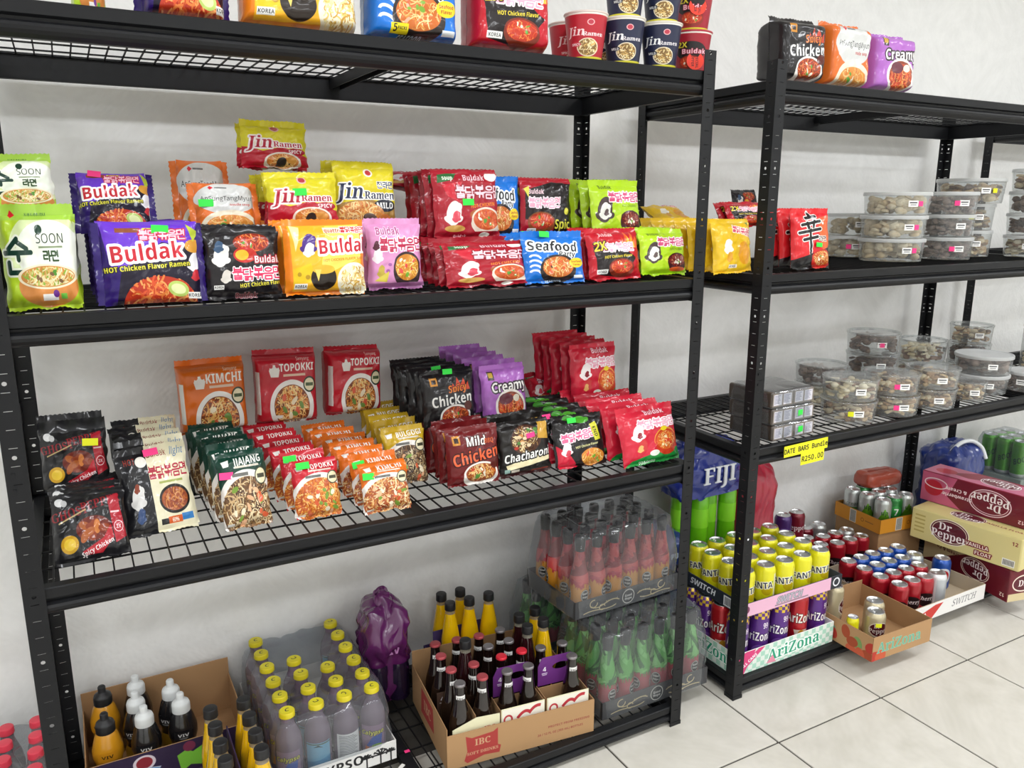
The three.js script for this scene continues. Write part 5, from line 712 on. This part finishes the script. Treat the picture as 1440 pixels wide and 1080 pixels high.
// ---- sparkling grape juice packs in film
const foil = mat('#2a2a2c', .35, { metalness: .5 }), sparkG = lathe([[0, .001], [.027, 0], [.0295, .005], [.0295, .10], [.027, .12], [.018, .16], [.0138, .195], [.0135, .212]], 18), sparkC = lathe([[.0137, .165], [.0143, .2], [.0158, .212], [.0158, .232], [.013, .238], [0, .239]], 18);
const sparkMat = (top, bot, streak) => new THREE.MeshPhysicalMaterial({ roughness: .18, clearcoat: .7, clearcoatRoughness: .06, map: wrapTex((g, A) => { rect(g, 0, 0, 100, A, top); for (let i = 0; i < 90; i++) poly(g, pick(streak), rr(0, 100), rr(0, A * .55), rr(0, 100), rr(0, A * .3), rr(0, 100), rr(A * .3, A * .6)); g.save(); for (let i = 0; i < 60; i++) { const x = i * 1.7; rect(g, x, A * .58 + rr(-4, 4), 2, A, bot); } g.restore(); for (const x of [20, 53, 86]) { oval(g, x, A * .72, 8, 9, '#1c1c1e'); ring(g, x, A * .72, 7, 8, '#d8d4c8', .8); text(g, 'Good', x, A * .69, 4, '#e8e4da'); text(g, 'Hope', x, A * .74, 4, '#e8e4da'); } }, 1.0) });
const sparkGreen = sparkMat('#3f8a36', '#a8404a', ['#58a848', '#2a6a2a', '#7ac06a']), sparkRed = sparkMat('#a82a34', '#c8862a', ['#8a1c28', '#c84a4a', '#b03040']);
const scroll = printMat(.40, .055, (g, A) => { rect(g, 0, 0, 100, A, '#3c3c3e'); g.strokeStyle = '#cdb98a'; g.lineWidth = .9; g.lineCap = 'round'; for (const s of [-1, 1]) { g.beginPath(); g.moveTo(50 + s * 9, A * .5); g.bezierCurveTo(50 + s * 20, 1, 50 + s * 26, A, 50 + s * 36, A * .45); g.stroke(); g.beginPath(); g.ellipse(50 + s * 33, A * .35, 3.4, 3, 0, 0, 5); g.stroke(); g.beginPath(); g.ellipse(50 + s * 25, A * .68, 2.6, 2.2, 0, 1, 6); g.stroke(); g.beginPath(); g.moveTo(50 + s * 12, A * .75); g.bezierCurveTo(50 + s * 22, A, 50 + s * 30, A * .6, 50 + s * 42, A * .8); g.stroke(); for (let i = 0; i < 6; i++) oval(g, 50 + s * (11 + i * 2), A * .4, .6, .5, '#cdb98a'); } oval(g, 50, A / 2, 6, 6, '#2a2a2c'); ring(g, 50, A / 2, 5.6, 5.6, '#d8d4c8', .8); text(g, 'Good', 50, A * .4, 2.8, '#e8e4da'); text(g, 'Hope', 50, A * .6, 2.8, '#e8e4da'); }, .5);
function sparkPack(label, pos, yaw, nx, nz, m, hole) {
  const w = nx * .062 + .02, d = nz * .062 + .016, o = thing('bottle_pack', label, 'bottle pack', pos, yaw);
  tray(o, w, d, .055, mat('#39393b', .6), { front: scroll });
  for (let i = 0; i < nx; i++) for (let j = 0; j < nz; j++) { const b = part(o, 'bottle', sparkG, m); b.position.set((i - (nx - 1) / 2) * .062, .004, (j - (nz - 1) / 2) * .062); b.rotation.y = i * .4 + j; part(b, 'foil_cap', sparkC, foil); }
  part(o, 'film', coverGeo(w + .016, d + .016, [[0, .004], [0, .06], [.001, .12], [.007, .17], [.013, .205], [.019, .238], [.03, .249], [.05, .241], [.075, .249], [.10, .242], [.125, .247]], w * 100, .005, hole), clearFilm, 'clear shrink film');
}
sparkPack('film wrapped green and red bottle pack jutting past the post', [1.532, S1, -.178], 0, 6, 4, sparkGreen);
sparkPack('film wrapped green bottle pack at the back by the wall', [1.468, S1, -.462], 0, 5, 2, sparkGreen);
sparkPack('film wrapped red and orange bottle pack stacked on top', [1.512, S1 + .256, -.31], .03, 6, 4, sparkRed, (x, y, z) => x < -.12 && Math.hypot((y - .10) / .05, (z - .02) / .05) < 1);
// small litter on the bottom deck
{ const a = thing('price_sticker_scrap', 'small pink sticker scrap on the bottom wire deck', 'scrap', [.80, S1, -.19]); part(a, 'scrap', box(.014, .001, .01, 0, .001, 0), NEON.p); const b = thing('paper_scrap', 'small white paper scrap on the bottom wire deck', 'scrap', [.765, S1, -.14], .6); part(b, 'scrap', box(.018, .002, .01, 0, .0012, 0), whiteCard); }

// ---------- biscuit tubs ----------
function biscuits(kind, r, h) {
  const list = [], cols = { pale: [[.70, .58, .38], [.62, .48, .28], [.78, .68, .48]], dark: [[.12, .06, .035], [.18, .10, .06], [.09, .045, .03]], mix: [[.55, .38, .2], [.16, .09, .05], [.68, .56, .36], [.4, .24, .12]], grey: [[.22, .16, .13], [.3, .22, .18], [.16, .11, .09]], cream: [[.78, .70, .52], [.7, .58, .36], [.28, .16, .1]] }[kind];
  const n = 84, S = r * .15;
  for (let i = 0; i < n; i++) {
    const ringy = i < n * .72, s = rr(.75, 1.15) * S, lim = r * .9 - s * 1.35, a = rr(0, 6.28), q = ringy ? lim : lim * rr(0, .8), y = ringy ? rr(s * .6, h * .72) : h * rr(.5, .7);
    const k = kind === 'pale' ? (i % 4 ? 1 : 3) : kind === 'mix' || kind === 'cream' ? [2, 3, 2, 1][i % 4] : [1, 3, 2][i % 3];
    const g = k === 1 ? new THREE.IcosahedronGeometry(s * .95, 1).scale(1.15, .8, 1) : k === 2 ? new RoundedBoxGeometry(s * 2.3, s * .62, s * 1.1, 1, s * .25) : new THREE.CylinderGeometry(s * 1.05, s * 1.1, s * .6, 10);
    g.rotateX(rr(-.5, .5)).rotateZ(rr(-.35, .35)).rotateY(rr(0, 6)); g.translate(Math.cos(a) * q, Math.min(Math.max(y, s * .8 + .003), h - .008 - s * .8), Math.sin(a) * q);
    const c = pick(cols); const gg = g.index ? g.toNonIndexed() : g; const m = rr(.85, 1.15); tint(gg, c[0] * m, c[1] * m, c[2] * m); list.push(gg);
  }
  return mergeGeometries(list);
}
const biscMat = new THREE.MeshPhysicalMaterial({ vertexColors: true, roughness: .75 }), frosted = new THREE.MeshPhysicalMaterial({ color: '#eef0f0', roughness: .4, transmission: .5, thickness: 0, ior: 1.45 }), tubCache = {};
const tubNote = printMat(.03, .018, (g, A) => { rect(g, 0, 0, 100, A, '#f2f1ee'); rect(g, 12, 14, 76, 12, '#4a4a4c'); rect(g, 20, 36, 60, 9, '#8a8a8a'); }, .6, {}, 64);
function tub(label, x, y, z, r, h, kind, o = {}) {
  const key = [r, h, kind, o.lid].join(), c = tubCache[key] ??= { b: lathe([[0, .0015], [r * .86, .0015], [r * .9, 0], [r * .915, .004], [r * .97, h - .012], [r * .985, h - .006]], 32), l: o.lid === 'frost' ? lathe([[r * .97, h - .012], [r, h - .012], [r, h - .002], [r * .985, h], [r * .93, h], [r * .91, h - .003], [0, h - .003]], 32) : lathe([[r * .985, h - .008], [r, h - .006], [r, h], [r * .96, h], [r * .93, h - .006], [0, h - .0055]], 32), k: biscuits(kind, r, h) };
  const t = thing('biscuit_tub', label, 'tub', [x, y, z], o.yaw ?? rr(0, 6), o.group);
  part(t, 'tub_body', c.b, clearPlastic); part(t, 'lid', c.l, o.lid === 'frost' ? frosted : clearPlastic, o.lid === 'frost' ? 'cloudy white lid' : 'clear lid'); part(t, 'biscuits', c.k, biscMat, 'biscuits inside the tub', 'stuff');
  const face = Math.atan2(EYE.x - x, EYE.z - z), an = face - t.rotation.y;
  const stick = (m, off, w, hh, yy, nm, lb) => { const q = part(t, nm, arcLabel(r * .97 + .001, yy - hh / 2, yy + hh / 2, null, w / r), m, lb); q.rotation.y = an + off; };
  stick(tubNote, o.note ?? .5, .034, .02, h * .5, 'paper_label', 'white paper label');
  if (o.st) stick(NEON[o.st], (o.note ?? .5) + (o.so ?? -.28), .018, .016, h * .5, 'price_sticker');
  return t;
}
const away = (px, py, y, r) => { const p = onY(px, py, y), d = new THREE.Vector2(p.x - EYE.x, p.z - EYE.z).normalize(); return [p.x + d.x * r * .88, p.z + d.y * r * .88]; };
function stack(what, [x, z], y, r, h, kinds, o = {}) { kinds.forEach((k, i) => tub(`${what}, ${kinds.length === 1 ? 'standing alone' : i === 0 ? 'bottom of its stack' : i === kinds.length - 1 ? 'top of its stack' : i === 1 ? 'second in its stack' : 'third in its stack'}`, x + rr(-.003, .003), y + .0015 + i * (h + .0006), z + rr(-.003, .003), r, h, k, { ...o, st: (o.sts ?? [])[i] })); }
const Y3 = S3, Y2 = S2;
stack('cloudy lidded tub of pale biscuits beside red packets', away(1251, 369, Y3, .108), Y3, .108, .076, ['pale', 'pale', 'pale'], { lid: 'frost', sts: ['p', 'p', 'p'], so: .26 });
{ const p = onZ(1197, 350, -.45); stack('cloudy lidded tub of pale biscuits near the wall', [p.x, p.z], Y3, .10, .078, ['pale', 'pale'], { lid: 'frost', sts: ['p'], note: .2 }); }
stack('cloudy lidded tub of dark brown biscuits', away(1328, 366, Y3, .085), Y3, .085, .077, ['grey', 'grey', 'grey'], { lid: 'frost', sts: ['p', null, 'p'] });
{ const [x, z] = away(1372, 363, Y3, .095), X = x + .012, Z = z - .06; stack('cloudy lidded tub of mixed biscuits under the wide tub', [X, Z], Y3, .092, .096, ['mix', 'mix'], { lid: 'frost', sts: [null, 'y'], note: .45 }); tub('wide cloudy lidded tub of mixed biscuits on two tubs', X, Y3 + .196, Z, .118, .088, 'mix', { lid: 'frost', st: 'y', note: .45, so: .3 }); }
stack('cloudy lidded tub of chocolate biscuits at the rack end', [3.305, -.13], Y3, .093, .079, ['cream', 'dark', 'dark', 'mix'], { lid: 'frost', sts: ['y'], note: -.1, so: .2 });
stack('clear tub of mixed biscuits beside wrapped bars', away(1189, 597, Y2, .09), Y2, .09, .072, ['mix', 'cream'], { sts: ['y', null], note: .4 });
stack('clear tub of ring biscuits in the middle', away(1250, 587, Y2, .09), Y2, .09, .07, ['mix', 'mix'], { sts: ['p', 'p'], note: .5 });
stack('clear tub of flat biscuits next to the small tub', away(1304, 577, Y2, .09), Y2, .09, .07, ['mix', 'mix'], { note: .4 });
stack('small clear tub of biscuits', away(1359, 566, Y2, .06), Y2, .06, .072, ['mix'], { note: .4 });
stack('cloudy lidded tub of dark biscuits', (() => { const [x, z] = away(1400, 560, Y2, .1); return [x - .01, z - .06]; })(), Y2, .1, .072, ['grey', 'grey'], { lid: 'frost', note: .35 });
{ const p = onZ(1224, 525, -.34); stack('clear tub of dark chocolate biscuits near the wall', [p.x, p.z], Y2, .095, .077, ['dark', 'dark', 'dark'], { sts: [null, null, 'p'], note: .35, so: 0 }); }
{ const p = onZ(1293, 520, -.36); stack('clear tub of pale crumbs near the wall', [p.x, p.z], Y2, .09, .088, ['cream', 'cream'], { note: 2 }); }
stack('clear tub of chocolate biscuits at the end near the wall', [3.30, -.31], Y2, .08, .075, ['cream', 'dark', 'mix'], { note: .4 });
{ const p = onZ(1152, 560, -.33); stack('shallow clear tub behind the wrapped bars', [p.x, p.z], Y2, .09, .07, ['pale', 'grey'], { note: 2 }); }
stack('cloudy lidded tub at the far end of the second rack', [3.318, -.085], Y2, .075, .075, ['grey'], { lid: 'frost', note: -.2 });
for (const [i, [x, z]] of [[3.79, -.30], [3.93, -.24]].entries()) { const t = thing('biscuit_jar', i ? 'tall jar of yellow biscuits on the last rack' : 'yellow lidded jar of biscuits on the last rack', 'jar', [x, S2 + .001, z]); part(t, 'jar_body', lathe([[0, .002], [.06, .001], [.066, .008], [.066, .17], [.06, .18]], 28), clearPlastic); part(t, 'lid', lathe([[.062, .178], [.067, .18], [.067, .2], [.06, .203], [0, .203]], 28), mat('#d9b322', .4)); part(t, 'biscuits', biscuits('pale', .066, .19), biscMat, 'biscuits inside the jar', 'stuff'); }
// ---- wrapped bars with the handwritten price sign
{
  const bar = printMat(.1, .045, (g, A) => { rect(g, 0, 0, 100, A, '#7a6f66'); for (const x of [6, 54]) { rect(g, x, 4, 40, A - 8, '#cfcdd6'); for (let i = 0; i < 6; i++) rect(g, x + 3, 8 + i * 5, 30 - (i * 7) % 10, 2, '#6a6a86'); } }, .3, { clearcoat: .6 }, 192);
  const wrapM = mat('#4a4038', .35, { clearcoat: .7, clearcoatRoughness: .15 }), p = onZ(1113, 618, -.03);
  for (let i = 0; i < 3; i++) {
    const o = thing('bar_bundle', ['bottom', 'middle', 'top'][i] + ' film wrapped bundle of date bars in the stack', 'bar bundle', [p.x + .012 - i * .006, S2 + .001 + i * .052, -.125], .05);
    part(o, 'bars', rbox(.19, .049, .17, .007, 0, .0248, 0), wrapM); for (const x of [-.047, .047]) { const q = part(o, 'bar_label', panelGeo(.088, .04), bar); q.position.set(x, .0248, .0862); }
    if (i < 2) { const s = part(o, 'price_sticker', box(.02, .018, .0006), NEON.g, 'neon green price sticker'); s.position.set(.03, .025, .0872); }
    part(o, 'cling_film', coverGeo(.194, .174, [[0, .0], [0, .02], [.001, .044], [.006, .0505], [.03, .051]], 70 + i, .0015), clearFilm);
  }
  const paper = mat('#f2ee22', .8), hand = (w, h, lines) => printMat(w, h, (g, A) => { rect(g, 0, 0, 100, A, '#f2ee22'); lines(g, A); }, .8, {}, 256);
  const a = onZ(1134.5, 629, .006), o = thing('price_sign', 'yellow handwritten paper price sign taped to shelf edge', 'sign', [a.x, a.y - .022, .0035], 0);
  o.rotation.z = .03;
  part(o, 'upper_strip', box(.185, .034, .0008, 0, .022, .0012), paper); const u = part(o, 'upper_lettering', panelGeo(.183, .033), hand(.183, .033, (g, A) => text(g, 'DATE BARS Bundle', 50, A / 2, 10.5, '#3a3410', { font: 'monospace' , s: '#3a3410', lw: .5 }))); u.position.set(0, .022, .0018);
  part(o, 'lower_strip', box(.1, .04, .0008, .03, -.012, .0006), paper); const v = part(o, 'lower_lettering', panelGeo(.098, .032), hand(.098, .032, (g, A) => text(g, 'R250.00', 50, A / 2, 23, '#3a3410', { font: 'monospace', s: '#3a3410', lw: .8 }))); v.position.set(.03, -.0145, .0012);
}
scene.traverse((o) => { if (o.isMesh) { o.castShadow = true; o.receiveShadow = true; } });
renderer.render(scene, camera);
